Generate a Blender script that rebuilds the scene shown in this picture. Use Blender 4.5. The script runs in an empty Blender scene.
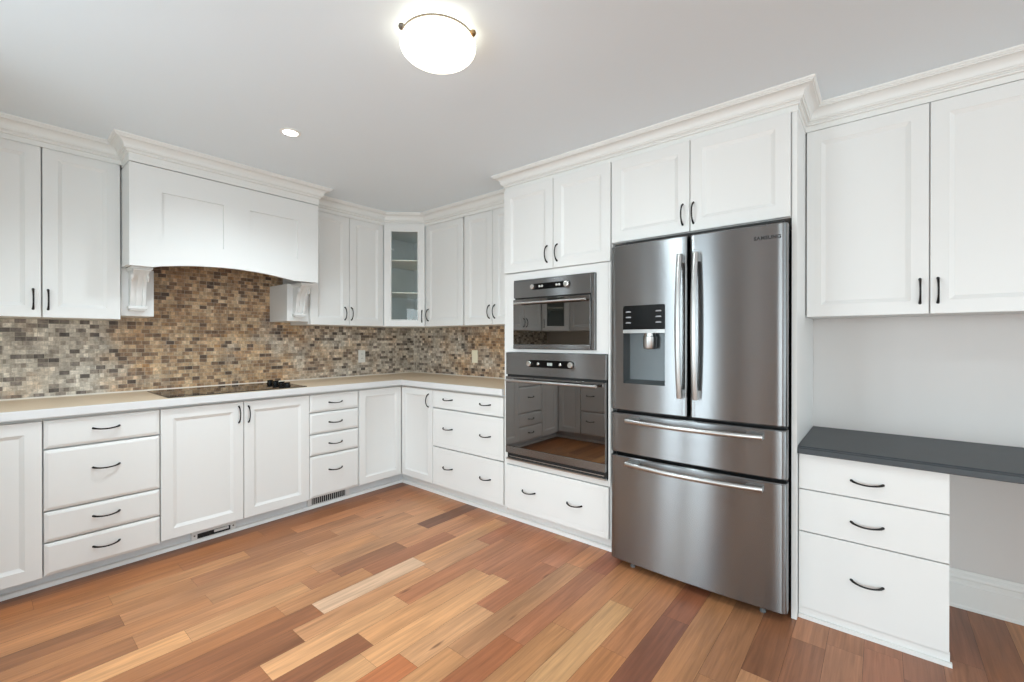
import bpy, bmesh, math, random
from mathutils import Vector, Matrix
random.seed(7)
C = bpy.context.scene.collection
SC = bpy.context.scene
PI = math.pi

# ------------------------------------------------------------------ camera, world, lights, exposure
cam = bpy.data.cameras.new('camera')
cam.sensor_width = 36.0
cam.lens = 444.8147 / 1024 * 36.0
cam.clip_start = 0.02
cam_o = bpy.data.objects.new('camera', cam)
C.objects.link(cam_o)
cam_o.location = (-2.9167, -3.7448, 1.2408)
cam_o.rotation_euler = (math.radians(90 - 0.133), 0, math.radians(-50.299))
SC.camera = cam_o

world = bpy.data.worlds.new('World')
SC.world = world
world.use_nodes = True
wn = world.node_tree.nodes
wn['Background'].inputs[0].default_value = (0.90, 0.95, 1.0, 1)
wn['Background'].inputs[1].default_value = 1.12

def area(name, loc, rot, sx, sy, power, color=(1, 1, 1)):
    l = bpy.data.lights.new(name, 'AREA')
    l.shape = 'RECTANGLE'
    l.size, l.size_y, l.energy, l.color = sx, sy, power, color
    o = bpy.data.objects.new(name, l)
    C.objects.link(o)
    o.location, o.rotation_euler = loc, rot
    return o
# daylight entering through the patio door and added rear and side windows (each light fills its window opening)
area('daylight_rear', (-2.9, -9.10, 1.12), (math.radians(90), 0, 0), 5.6, 2.05, 92, (0.775, 0.95, 1.03))
area('daylight_side', (-7.93, -5.9, 1.12), (math.radians(90), 0, math.radians(-90)), 4.2, 2.05, 168, (0.825, 0.95, 1.00))
for wy in (-2.255, -1.785):
    area('daylight_patio', (-3.70, wy, 1.05), (math.radians(90), 0, math.radians(-90)), 0.34, 1.86, 12, (0.80, 0.95, 1.03))

SC.view_settings.view_transform = 'Standard'
SC.view_settings.look = 'None'
SC.view_settings.exposure = 0.14
SC.view_settings.gamma = 1.0
SC.view_settings.use_curve_mapping = False
try:
    SC.cycles.use_denoising = True
    SC.cycles.max_bounces = 10
    SC.cycles.diffuse_bounces = 6
except Exception:
    pass

CEIL = 2.356

# ------------------------------------------------------------------ materials
def lin(c):
    return tuple(((v / 255) / 12.92 if v / 255 <= 0.04045 else ((v / 255 + 0.055) / 1.055) ** 2.4) for v in c)

def mat(name, rgb, rough=0.5, metal=0.0, spec=0.5, noise=0.0, nscale=8.0, bump=0.0, bscale=60.0, emit=None, estr=0.0):
    m = bpy.data.materials.new(name)
    m.use_nodes = True
    nt = m.node_tree
    b = nt.nodes['Principled BSDF']
    col = lin(rgb)
    b.inputs['Base Color'].default_value = (*col, 1)
    b.inputs['Roughness'].default_value = rough
    b.inputs['Metallic'].default_value = metal
    b.inputs['Specular IOR Level'].default_value = spec
    tc = nt.nodes.new('ShaderNodeTexCoord')
    if noise > 0:
        n = nt.nodes.new('ShaderNodeTexNoise')
        n.inputs['Scale'].default_value = nscale
        n.inputs['Detail'].default_value = 4
        mx = nt.nodes.new('ShaderNodeMix')
        mx.data_type = 'RGBA'
        mx.inputs['A'].default_value = (*[v * (1 - noise) for v in col], 1)
        mx.inputs['B'].default_value = (*[min(1, v * (1 + noise)) for v in col], 1)
        nt.links.new(tc.outputs['Object'], n.inputs['Vector'])
        nt.links.new(n.outputs['Fac'], mx.inputs['Factor'])
        nt.links.new(mx.outputs['Result'], b.inputs['Base Color'])
    if bump > 0:
        n2 = nt.nodes.new('ShaderNodeTexNoise')
        n2.inputs['Scale'].default_value = bscale
        n2.inputs['Detail'].default_value = 3
        bp = nt.nodes.new('ShaderNodeBump')
        bp.inputs['Strength'].default_value = bump
        bp.inputs['Distance'].default_value = 0.002
        nt.links.new(tc.outputs['Object'], n2.inputs['Vector'])
        nt.links.new(n2.outputs['Fac'], bp.inputs['Height'])
        nt.links.new(bp.outputs['Normal'], b.inputs['Normal'])
    if emit:
        b.inputs['Emission Color'].default_value = (*emit, 1)
        b.inputs['Emission Strength'].default_value = estr
    return m

M = {}
M['cab'] = mat('painted_cabinet_white', (224, 224, 222), 0.38, noise=0.012, nscale=3, bump=0.03, bscale=25)
M['trim'] = mat('trim_white', (226, 226, 223), 0.42, noise=0.012, nscale=3)
M['toe'] = mat('toe_board_paint', (216, 219, 221), 0.5, noise=0.03, nscale=5)
M['wall'] = mat('wall_paint_light_grey', (209, 205, 202), 0.75, noise=0.012, nscale=2, bump=0.05, bscale=90)
M['ceil'] = mat('ceiling_paint', (227, 236, 242), 0.85, noise=0.01, nscale=1.5, bump=0.05, bscale=70)
M['shoe'] = mat('shoe_moulding_white', (243, 243, 241), 0.45, noise=0.01)
M['black'] = mat('oil_rubbed_black_metal', (32, 29, 28), 0.35, metal=0.6, noise=0.15, nscale=40)
M['gap'] = mat('black_gasket', (14, 14, 15), 0.6, noise=0.1)
M['counter'] = mat('beige_laminate', (222, 201, 174), 0.42, noise=0.06, nscale=45)
M['counter_edge'] = mat('white_counter_edge', (216, 216, 216), 0.4, noise=0.02)
M['caulk'] = mat('white_caulk', (228, 220, 208), 0.6, noise=0.03)
M['desk'] = mat('slate_laminate', (58, 63, 67), 0.45, noise=0.13, nscale=14, bump=0.15, bscale=120)
M['desk_dark'] = mat('slate_laminate_edge', (84, 91, 101), 0.4, noise=0.1, nscale=30)
M['glass_black'] = mat('black_ceramic_glass', (14, 13, 13), 0.04, spec=0.7, noise=0.1)
M['oven_glass'] = mat('mirrored_oven_glass', (118, 115, 113), 0.02, metal=1.0, noise=0.02)
M['panel_black'] = mat('gloss_black_panel', (5, 5, 6), 0.15, spec=0.25, noise=0.1)
M['chrome'] = mat('bright_steel', (188, 188, 187), 0.33, metal=1.0, noise=0.03)
M['knob_steel'] = mat('knob_steel', (214, 212, 208), 0.25, metal=1.0, noise=0.03)
M['fridge_side'] = mat('fridge_side_grey', (62, 62, 64), 0.5, noise=0.05)
M['disp'] = mat('dispenser_grey', (84, 89, 91), 0.25, noise=0.06, metal=0.3)
M['disp_steel'] = mat('dispenser_trim', (176, 174, 172), 0.3, metal=1.0, noise=0.03)
M['nozzle'] = mat('nozzle_steel', (176, 175, 173), 0.3, metal=1.0, noise=0.05)
M['logo'] = mat('logo_dark', (40, 39, 40), 0.5, metal=0.4, noise=0.05)
M['mark'] = mat('button_marks', (150, 152, 155), 0.5, noise=0.05)
M['plate_white'] = mat('outlet_plate_white', (236, 235, 230), 0.4, noise=0.02)
M['plate_ivory'] = mat('outlet_plate_ivory', (236, 228, 203), 0.4, noise=0.02)
M['slot'] = mat('dark_slot', (30, 28, 27), 0.7, noise=0.1)
M['brass'] = mat('aged_brass', (150, 122, 84), 0.35, metal=0.9, noise=0.08)
M['nickel'] = mat('dark_nickel', (120, 112, 102), 0.35, metal=0.9, noise=0.08)
M['vent'] = mat('vent_white', (222, 222, 220), 0.45, noise=0.03)
M['shelf'] = mat('shelf_edge_pale', (238, 236, 224), 0.4, noise=0.03)
M['cab_in'] = mat('cabinet_interior', (238, 242, 242), 0.6, noise=0.03)
M['bowl'] = mat('lit_alabaster_glass', (255, 244, 225), 0.3, noise=0.01, emit=(1.0, 0.94, 0.80), estr=2.2)
M['lens'] = mat('lit_lens', (255, 250, 240), 0.3, noise=0.01, emit=(1.0, 0.97, 0.92), estr=9.0)
M['lcd'] = mat('display_digits', (190, 195, 190), 0.4, noise=0.05)
M['foot'] = mat('fridge_foot_grey', (104, 104, 104), 0.5, noise=0.05)

def mat_steel():
    m = bpy.data.materials.new('brushed_stainless')
    m.use_nodes = True
    nt = m.node_tree
    b = nt.nodes['Principled BSDF']
    b.inputs['Metallic'].default_value = 1.0
    tc = nt.nodes.new('ShaderNodeTexCoord')
    mp = nt.nodes.new('ShaderNodeMapping')
    mp.inputs['Scale'].default_value = (0.8, 0.8, 140)
    n = nt.nodes.new('ShaderNodeTexNoise')
    n.inputs['Scale'].default_value = 1.0
    n.inputs['Detail'].default_value = 5
    mr = nt.nodes.new('ShaderNodeMapRange')
    mr.inputs['To Min'].default_value = 0.262
    mr.inputs['To Max'].default_value = 0.272
    cr = nt.nodes.new('ShaderNodeMix')
    cr.data_type = 'RGBA'
    cr.inputs['A'].default_value = (*lin((136, 137, 138)), 1)
    cr.inputs['B'].default_value = (*lin((140, 141, 142)), 1)
    tg = nt.nodes.new('ShaderNodeTangent')
    tg.direction_type = 'RADIAL'
    tg.axis = 'Z'
    L = nt.links.new
    L(tc.outputs['Object'], mp.inputs['Vector'])
    L(mp.outputs['Vector'], n.inputs['Vector'])
    L(n.outputs['Fac'], mr.inputs['Value'])
    L(n.outputs['Fac'], cr.inputs['Factor'])
    L(cr.outputs['Result'], b.inputs['Base Color'])
    L(mr.outputs['Result'], b.inputs['Roughness'])
    L(tg.outputs['Tangent'], b.inputs['Tangent'])
    b.inputs['Anisotropic'].default_value = 1.0
    b.inputs['Anisotropic Rotation'].default_value = 0.25
    return m
M['steel'] = mat_steel()

def mat_pane(name, tint, glossy=0.08):
    m = bpy.data.materials.new(name)
    m.use_nodes = True
    nt = m.node_tree
    nt.nodes.remove(nt.nodes['Principled BSDF'])
    out = nt.nodes['Material Output']
    t = nt.nodes.new('ShaderNodeBsdfTransparent')
    t.inputs[0].default_value = (*tint, 1)
    g = nt.nodes.new('ShaderNodeBsdfGlossy')
    g.inputs['Roughness'].default_value = 0.02
    fr = nt.nodes.new('ShaderNodeFresnel')
    fr.inputs[0].default_value = 1.5
    mx = nt.nodes.new('ShaderNodeMixShader')
    ge = nt.nodes.new('ShaderNodeNewGeometry')
    inv = nt.nodes.new('ShaderNodeMath')
    inv.operation = 'SUBTRACT'
    inv.inputs[0].default_value = 1.0
    nt.links.new(ge.outputs['Backfacing'], inv.inputs[1])
    fm = nt.nodes.new('ShaderNodeMath')
    fm.operation = 'MULTIPLY'
    nt.links.new(fr.outputs[0], fm.inputs[0])
    nt.links.new(inv.outputs[0], fm.inputs[1])
    nt.links.new(fm.outputs[0], mx.inputs[0])
    nt.links.new(t.outputs[0], mx.inputs[1])
    nt.links.new(g.outputs[0], mx.inputs[2])
    nt.links.new(mx.outputs[0], out.inputs[0])
    return m
M['pane'] = mat_pane('window_glass', (0.96, 0.98, 0.97))
M['cab_pane'] = mat_pane('cabinet_glass', (0.975, 0.99, 0.988))
M['shelf_glass'] = mat_pane('shelf_glass', (0.80, 0.88, 0.84))

def mat_tile():
    m = bpy.data.materials.new('stone_mosaic_tile')
    m.use_nodes = True
    nt = m.node_tree
    L = nt.links.new
    N = nt.nodes.new
    b = nt.nodes['Principled BSDF']
    tc = N('ShaderNodeTexCoord')
    sx = N('ShaderNodeSeparateXYZ')
    L(tc.outputs['Object'], sx.inputs[0])
    sub = N('ShaderNodeMath')
    sub.operation = 'SUBTRACT'
    L(sx.outputs['X'], sub.inputs[0])
    L(sx.outputs['Y'], sub.inputs[1])
    cb = N('ShaderNodeCombineXYZ')
    L(sub.outputs[0], cb.inputs['X'])
    L(sx.outputs['Z'], cb.inputs['Y'])
    br = N('ShaderNodeTexBrick')
    br.inputs['Scale'].default_value = 1.0
    br.inputs['Color1'].default_value = (0, 0, 0, 1)
    br.inputs['Color2'].default_value = (1, 1, 1, 1)
    br.inputs['Mortar'].default_value = (0.5, 0.5, 0.5, 1)
    br.inputs['Mortar Size'].default_value = 0.0009
    br.inputs['Mortar Smooth'].default_value = 0.3
    br.inputs['Bias'].default_value = 0.0
    br.inputs['Brick Width'].default_value = 0.044
    br.inputs['Row Height'].default_value = 0.0252
    br.offset = 0.37
    br.offset_frequency = 3
    L(cb.outputs[0], br.inputs['Vector'])
    b2 = N('ShaderNodeTexBrick')
    b2.inputs['Scale'].default_value = 1.0
    b2.inputs['Color1'].default_value = (0.74, 0.72, 0.70, 1)
    b2.inputs['Color2'].default_value = (1.26, 1.28, 1.30, 1)
    b2.inputs['Mortar'].default_value = (0.85, 0.85, 0.85, 1)
    b2.inputs['Mortar Size'].default_value = 0.0006
    b2.inputs['Brick Width'].default_value = 0.0213
    b2.inputs['Row Height'].default_value = 0.0252
    b2.offset = 0.61
    b2.offset_frequency = 2
    L(cb.outputs[0], b2.inputs['Vector'])
    def ramp(stops):
        r = N('ShaderNodeValToRGB')
        e = r.color_ramp.elements
        while len(e) < len(stops):
            e.new(0.5)
        for i, (p, c) in enumerate(stops):
            e[i].position = p
            e[i].color = (*lin(c), 1)
        return r
    grey = ramp([(0.0, (82, 74, 68)), (0.09, (116, 106, 98)), (0.25, (144, 133, 122)), (0.45, (172, 162, 148)),
                 (0.65, (188, 179, 166)), (0.85, (200, 190, 176)), (1.0, (160, 150, 138))])
    tan = ramp([(0.0, (82, 64, 52)), (0.10, (116, 90, 68)), (0.3, (146, 114, 84)), (0.5, (168, 138, 106)),
                (0.7, (178, 146, 110)), (0.86, (188, 162, 130)), (1.0, (150, 112, 74))])
    L(br.outputs['Color'], grey.inputs[0])
    L(br.outputs['Color'], tan.inputs[0])
    big = N('ShaderNodeTexNoise')
    big.inputs['Scale'].default_value = 4.5
    big.inputs['Detail'].default_value = 3
    L(cb.outputs[0], big.inputs['Vector'])
    # warmer tile tones behind the cooktop and next to the ovens, greyer elsewhere
    zm = N('ShaderNodeMapRange')
    zm.inputs['From Min'].default_value = -3.0
    zm.inputs['From Max'].default_value = 2.0
    L(sub.outputs[0], zm.inputs['Value'])
    zr = N('ShaderNodeValToRGB')
    el = zr.color_ramp.elements
    stops = [(0.0, 0.30), (0.10, 0.28), (0.16, 0.74), (0.28, 0.72), (0.36, 0.52), (0.52, 0.38), (0.62, 0.30), (0.76, 0.48), (0.86, 0.60)]
    while len(el) < len(stops):
        el.new(0.5)
    for i_, (p_, v_) in enumerate(stops):
        el[i_].position = p_
        el[i_].color = (v_, v_, v_, 1)
    L(zm.outputs[0], zr.inputs[0])
    sm = N('ShaderNodeMath')
    sm.operation = 'ADD'
    L(big.outputs['Fac'], sm.inputs[0])
    L(zr.outputs[0], sm.inputs[1])
    mr = N('ShaderNodeMapRange')
    mr.inputs['From Min'].default_value = 0.84
    mr.inputs['From Max'].default_value = 1.16
    L(sm.outputs[0], mr.inputs['Value'])
    mx = N('ShaderNodeMix')
    mx.data_type = 'RGBA'
    L(mr.outputs[0], mx.inputs['Factor'])
    L(grey.outputs[0], mx.inputs['A'])
    L(tan.outputs[0], mx.inputs['B'])
    blot = N('ShaderNodeTexNoise')
    blot.inputs['Scale'].default_value = 9
    blot.inputs['Detail'].default_value = 2
    L(cb.outputs[0], blot.inputs['Vector'])
    bl = N('ShaderNodeMapRange')
    bl.inputs['From Min'].default_value = 0.3
    bl.inputs['From Max'].default_value = 0.7
    bl.inputs['To Min'].default_value = 0.84
    bl.inputs['To Max'].default_value = 1.22
    L(blot.outputs['Fac'], bl.inputs['Value'])
    fine = N('ShaderNodeTexNoise')
    fine.inputs['Scale'].default_value = 55
    fine.inputs['Detail'].default_value = 6
    fine.inputs['Roughness'].default_value = 0.65
    L(cb.outputs[0], fine.inputs['Vector'])
    fm = N('ShaderNodeMapRange')
    fm.inputs['From Min'].default_value = 0.25
    fm.inputs['From Max'].default_value = 0.75
    fm.inputs['To Min'].default_value = 0.62
    fm.inputs['To Max'].default_value = 1.60
    L(fine.outputs['Fac'], fm.inputs['Value'])
    mul = N('ShaderNodeMix')
    mul.data_type = 'RGBA'
    mul.blend_type = 'MULTIPLY'
    mul.inputs['Factor'].default_value = 1.0
    L(mx.outputs['Result'], mul.inputs['A'])
    fb_ = N('ShaderNodeMath')
    fb_.operation = 'MULTIPLY'
    L(fm.outputs[0], fb_.inputs[0])
    L(bl.outputs[0], fb_.inputs[1])
    L(fb_.outputs[0], mul.inputs['B'])
    mul2 = N('ShaderNodeMix')
    mul2.data_type = 'RGBA'
    mul2.blend_type = 'MULTIPLY'
    mul2.inputs['Factor'].default_value = 1.0
    L(mul.outputs['Result'], mul2.inputs['A'])
    L(b2.outputs['Color'], mul2.inputs['B'])
    gm = N('ShaderNodeMix')
    gm.data_type = 'RGBA'
    gm.inputs['B'].default_value = (*lin((178, 168, 152)), 1)
    L(br.outputs['Fac'], gm.inputs['Factor'])
    L(mul2.outputs['Result'], gm.inputs['A'])
    L(gm.outputs['Result'], b.inputs['Base Color'])
    b.inputs['Roughness'].default_value = 0.55
    add = N('ShaderNodeMath')
    add.operation = 'MULTIPLY_ADD'
    add.inputs[1].default_value = -1.0
    L(br.outputs['Fac'], add.inputs[0])
    L(fine.outputs['Fac'], add.inputs[2])
    bp = N('ShaderNodeBump')
    bp.inputs['Strength'].default_value = 0.5
    bp.inputs['Distance'].default_value = 0.0025
    L(add.outputs[0], bp.inputs['Height'])
    L(bp.outputs['Normal'], b.inputs['Normal'])
    return m
M['tile'] = mat_tile()

def mat_floor():
    m = bpy.data.materials.new('hardwood_planks')
    m.use_nodes = True
    nt = m.node_tree
    L = nt.links.new
    N = nt.nodes.new
    b = nt.nodes['Principled BSDF']
    at = N('ShaderNodeAttribute')
    at.attribute_name = 'plank_tone'
    rn = N('ShaderNodeAttribute')
    rn.attribute_name = 'plank_seed'
    tc = N('ShaderNodeTexCoord')
    mp = N('ShaderNodeMapping')
    mp.inputs['Scale'].default_value = (3.0, 60, 1)
    L(tc.outputs['Object'], mp.inputs['Vector'])
    ad = N('ShaderNodeVectorMath')
    ad.operation = 'ADD'
    L(mp.outputs[0], ad.inputs[0])
    L(rn.outputs['Vector'], ad.inputs[1])
    n1 = N('ShaderNodeTexNoise')
    n1.inputs['Scale'].default_value = 1.0
    n1.inputs['Detail'].default_value = 6
    n1.inputs['Roughness'].default_value = 0.6
    n1.inputs['Distortion'].default_value = 0.6
    L(ad.outputs[0], n1.inputs['Vector'])
    mp2 = N('ShaderNodeMapping')
    mp2.inputs['Scale'].default_value = (1.3, 6, 1)
    L(tc.outputs['Object'], mp2.inputs['Vector'])
    ad2 = N('ShaderNodeVectorMath')
    ad2.operation = 'ADD'
    L(mp2.outputs[0], ad2.inputs[0])
    L(rn.outputs['Vector'], ad2.inputs[1])
    n2 = N('ShaderNodeTexNoise')
    n2.inputs['Scale'].default_value = 1.0
    n2.inputs['Detail'].default_value = 3
    L(ad2.outputs[0], n2.inputs['Vector'])
    r1 = N('ShaderNodeMapRange')
    r1.inputs['From Min'].default_value = 0.3
    r1.inputs['From Max'].default_value = 0.7
    r1.inputs['To Min'].default_value = 0.74
    r1.inputs['To Max'].default_value = 1.20
    L(n1.outputs['Fac'], r1.inputs['Value'])
    r2 = N('ShaderNodeMapRange')
    r2.inputs['From Min'].default_value = 0.3
    r2.inputs['From Max'].default_value = 0.7
    r2.inputs['To Min'].default_value = 0.78
    r2.inputs['To Max'].default_value = 1.18
    L(n2.outputs['Fac'], r2.inputs['Value'])
    mm = N('ShaderNodeMath')
    mm.operation = 'MULTIPLY'
    L(r1.outputs[0], mm.inputs[0])
    L(r2.outputs[0], mm.inputs[1])
    mul = N('ShaderNodeMix')
    mul.data_type = 'RGBA'
    mul.blend_type = 'MULTIPLY'
    mul.inputs['Factor'].default_value = 1.0
    L(at.outputs['Color'], mul.inputs['A'])
    L(mm.outputs[0], mul.inputs['B'])
    # small dark knots
    vo = N('ShaderNodeTexVoronoi')
    mp3 = N('ShaderNodeMapping')
    mp3.inputs['Scale'].default_value = (1.1, 3.0, 1)
    L(ad2.outputs[0], mp3.inputs['Vector'])
    mp3.inputs['Scale'].default_value = (0.9, 0.9, 1)
    vo.inputs['Scale'].default_value = 1.0
    L(mp3.outputs[0], vo.inputs['Vector'])
    kr = N('ShaderNodeMapRange')
    kr.inputs['From Min'].default_value = 0.02
    kr.inputs['From Max'].default_value = 0.055
    kr.inputs['To Min'].default_value = 0.75
    kr.inputs['To Max'].default_value = 0.0
    L(vo.outputs['Distance'], kr.inputs['Value'])
    kn = N('ShaderNodeMix')
    kn.data_type = 'RGBA'
    kn.inputs['B'].default_value = (*lin((92, 56, 38)), 1)
    L(kr.outputs[0], kn.inputs['Factor'])
    L(mul.outputs['Result'], kn.inputs['A'])
    L(kn.outputs['Result'], b.inputs['Base Color'])
    b.inputs['Roughness'].default_value = 0.36
    b.inputs['Specular IOR Level'].default_value = 0.4
    bp = N('ShaderNodeBump')
    bp.inputs['Strength'].default_value = 0.06
    bp.inputs['Distance'].default_value = 0.001
    L(n1.outputs['Fac'], bp.inputs['Height'])
    L(bp.outputs['Normal'], b.inputs['Normal'])
    return m
M['floor'] = mat_floor()

# ------------------------------------------------------------------ mesh builder
class MB:
    def __init__(s):
        s.v, s.f = [], []
    def add(s, verts, faces):
        o = len(s.v)
        s.v += [tuple(p) for p in verts]
        s.f += [tuple(i + o for i in f) for f in faces]
        return s
    def box(s, x0, x1, y0, y1, z0, z1):
        x0, x1 = min(x0, x1), max(x0, x1)
        y0, y1 = min(y0, y1), max(y0, y1)
        z0, z1 = min(z0, z1), max(z0, z1)
        v = [(x0, y0, z0), (x1, y0, z0), (x1, y1, z0), (x0, y1, z0), (x0, y0, z1), (x1, y0, z1), (x1, y1, z1), (x0, y1, z1)]
        return s.add(v, [(0, 3, 2, 1), (4, 5, 6, 7), (0, 1, 5, 4), (1, 2, 6, 5), (2, 3, 7, 6), (3, 0, 4, 7)])
    def rings(s, rings, cap0=True, cap1=True):
        """closed rings of equal length joined by quads"""
        n = len(rings[0])
        v = [p for r in rings for p in r]
        f = []
        for k in range(len(rings) - 1):
            for i in range(n):
                j = (i + 1) % n
                f.append((k * n + i, k * n + j, (k + 1) * n + j, (k + 1) * n + i))
        if cap0:
            f.append(tuple(reversed(range(n))))
        if cap1:
            f.append(tuple((len(rings) - 1) * n + i for i in range(n)))
        return s.add(v, f)
    def prism_z(s, poly, z0, z1):
        return s.rings([[(x, y, z0) for x, y in poly], [(x, y, z1) for x, y in poly]])
    def prism_x(s, poly, x0, x1):          # poly in (y, z)
        return s.rings([[(x0, y, z) for y, z in poly], [(x1, y, z) for y, z in poly]])
    def prism_y(s, poly, y0, y1):          # poly in (x, z), y0 nearer the viewer
        return s.rings([[(x, y0, z) for x, z in poly], [(x, y1, z) for x, z in poly]])
    def tube(s, path, radii, seg=10, flat=1.0):
        P = [Vector(p) for p in path]
        rings = []
        ref = None
        for i, p in enumerate(P):
            t = (P[min(i + 1, len(P) - 1)] - P[max(i - 1, 0)]).normalized()
            if ref is None:
                ref = Vector((0, 0, 1)) if abs(t.z) < 0.9 else Vector((1, 0, 0))
            a = (ref - t * ref.dot(t)).normalized()
            b = t.cross(a)
            ref = a
            r = radii[i] if isinstance(radii, (list, tuple)) else radii
            rings.append([tuple(p + a * (r * math.cos(2 * PI * k / seg)) + b * (r * flat * math.sin(2 * PI * k / seg))) for k in range(seg)])
        return s.rings(rings)
    def lathe(s, c, axis, prof, seg=32):
        """prof: (radius, offset along axis)"""
        ax = Vector(axis).normalized()
        a = Vector((1, 0, 0)) if abs(ax.x) < 0.9 else Vector((0, 1, 0))
        a = (a - ax * a.dot(ax)).normalized()
        b = ax.cross(a)
        c = Vector(c)
        rings = [[tuple(c + ax * h + a * (r * math.cos(2 * PI * k / seg)) + b * (r * math.sin(2 * PI * k / seg))) for k in range(seg)] for r, h in prof]
        return s.rings(rings)

def link_mesh(name, mb, m, parent=None, shift=(0, 0, 0), bevel=0.0, segs=2, angle=32, smooth=True):
    me = bpy.data.meshes.new(name)
    me.from_pydata([(x - shift[0], y - shift[1], z - shift[2]) for x, y, z in mb.v], [], mb.f)
    bm = bmesh.new()
    bm.from_mesh(me)
    bmesh.ops.remove_doubles(bm, verts=bm.verts, dist=1e-6)
    bmesh.ops.recalc_face_normals(bm, faces=bm.faces)
    bm.to_mesh(me)
    bm.free()
    me.materials.append(m)
    if smooth:
        me.shade_smooth()
        me.set_sharp_from_angle(angle=math.radians(angle))
    o = bpy.data.objects.new(name, me)
    C.objects.link(o)
    if parent:
        o.parent = parent
    if bevel > 0:
        bv = o.modifiers.new('bevel', 'BEVEL')
        bv.width, bv.segments = bevel, segs
        bv.limit_method = 'ANGLE'
        bv.angle_limit = math.radians(40)
        bv.harden_normals = True
    return o

def tag(o, label, cat, group=None):
    o['label'], o['category'] = label, cat
    if group:
        o['group'] = group

# runs: local x to the right seen from the front, -y toward the viewer, z up
RUNS = {'A': ((0, 0), 0.0), 'B': ((0, 0), -PI / 2), 'L': ((-3.66, 0), PI / 2), 'D': ((-0.478, -0.478), -PI / 4), 'E': ((-3.182, -0.478), PI / 4)}

class Thing:
    def __init__(s, name, run, base, label, cat, group=None):
        org, th = RUNS[run]
        s.base = base
        c, n = math.cos(th), math.sin(th)
        o = bpy.data.objects.new(name, None)
        C.objects.link(o)
        o.empty_display_size = 0.1
        o.location = (org[0] + base[0] * c - base[1] * n, org[1] + base[0] * n + base[1] * c, base[2])
        o.rotation_euler = (0, 0, th)
        tag(o, label, cat, group)
        s.o = o
    def part(s, name, mb, m, parent=None, **k):
        return link_mesh(name, mb, m, parent or s.o, s.base, **k)

def struct(name, mb, m, label=None, **k):
    o = link_mesh(name, mb, m, **k)
    o['kind'] = 'structure'
    if label:
        o['label'] = label
    return o

# ------------------------------------------------------------------ cabinet pieces
def rect(x0, x1, z0, z1, y):
    return [(x0, y, z0), (x1, y, z0), (x1, y, z1), (x0, y, z1)]

def inset(x0, x1, z0, z1, d):
    return (x0 + d, x1 - d, z0 + d, z1 - d)

def door_mb(x0, x1, z0, z1, yf, t=0.02, frame=0.058):
    """a routed door: eased edge, flat frame, moulded step, recessed flat panel"""
    mb = MB()
    R = lambda d, y: rect(*inset(x0, x1, z0, z1, d), y)
    mb.rings([R(0, yf + t), R(0, yf + 0.002), R(0.002, yf), R(frame, yf), R(frame + 0.002, yf + 0.0015),
              R(frame + 0.017, yf + 0.0085)], cap0=True, cap1=True)
    return mb

def drawer_mb(x0, x1, z0, z1, yf, t=0.02, edge=0.016):
    mb = MB()
    R = lambda d, y: rect(*inset(x0, x1, z0, z1, d), y)
    mb.rings([R(0, yf + t), R(0, yf + 0.0065), R(0.0015, yf + 0.0050), R(edge - 0.004, yf + 0.0012), R(edge, yf)], cap0=True, cap1=True)
    return mb

def slab_mb(x0, x1, z0, z1, yf, t=0.02):
    mb = MB()
    R = lambda d, y: rect(*inset(x0, x1, z0, z1, d), y)
    mb.rings([R(0, yf + t), R(0, yf + 0.0015), R(0.0015, yf), R(0.030, yf), R(0.032, yf + 0.001), R(0.034, yf)], cap0=True, cap1=True)
    return mb

def flat_mb(x0, x1, z0, z1, yf, t=0.02):
    mb = MB()
    R = lambda d, y: rect(*inset(x0, x1, z0, z1, d), y)
    mb.rings([R(0, yf + t), R(0, yf + 0.0015), R(0.0015, yf)], cap0=True, cap1=True)
    return mb

def glass_frame_mb(x0, x1, z0, z1, yf, t=0.02, frame=0.05):
    mb = MB()
    R = lambda d, y: rect(*inset(x0, x1, z0, z1, d), y)
    mb.rings([R(frame + 0.012, yf + t), R(0, yf + t), R(0, yf + 0.002), R(0.002, yf), R(frame, yf), R(frame + 0.004, yf + 0.004),
              R(frame + 0.012, yf + 0.006), R(frame + 0.012, yf + t)], cap0=False, cap1=False)
    return mb

def pull_mb(cx, cz, yf, vertical, ln=0.104, out=0.029):
    """bow pull: slender arc that thickens into its two feet"""
    path, rad = [], []
    n = 14
    for i in range(n + 1):
        s = -1 + 2 * i / n
        d = out * (1 - s ** 2) ** 0.62 if abs(s) < 1 else 0.0
        u = s * ln / 2
        path.append((cx, yf - d - (0.0 if abs(s) < 1 else -0.002), cz + u) if vertical else (cx + u, yf - d - (0.0 if abs(s) < 1 else -0.002), cz))
        rad.append(0.0036 + 0.0022 * abs(s) ** 4)
    return MB().tube(path, rad, 8)

def bail_mb(cx, cz, yf, ln=0.104, out=0.027, drop=0.010):
    """bow pull of a drawer: arc bowed outward and slightly drooping"""
    path, rad = [], []
    n = 14
    for i in range(n + 1):
        s = -1 + 2 * i / n
        d = out * (1 - s ** 2) ** 0.62 if abs(s) < 1 else -0.002
        path.append((cx + s * ln / 2, yf - d, cz - drop * (1 - s * s) * 0.6))
        rad.append(0.0036 + 0.0022 * abs(s) ** 4)
    return MB().tube(path, rad, 8)

def carcass_mb(x0, x1, y0, y1, z0, z1):
    return MB().box(x0, x1, y0, y1, z0, z1)

def add_door(t, x0, x1, z0, z1, yf, hx=None, hz=None, **k):
    d = t.part('door', door_mb(x0, x1, z0, z1, yf, **k), M['cab'], smooth=False)
    if hx is not None:
        t.part('handle', pull_mb(hx, hz, yf, True), M['black'], d)
    return d

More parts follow.
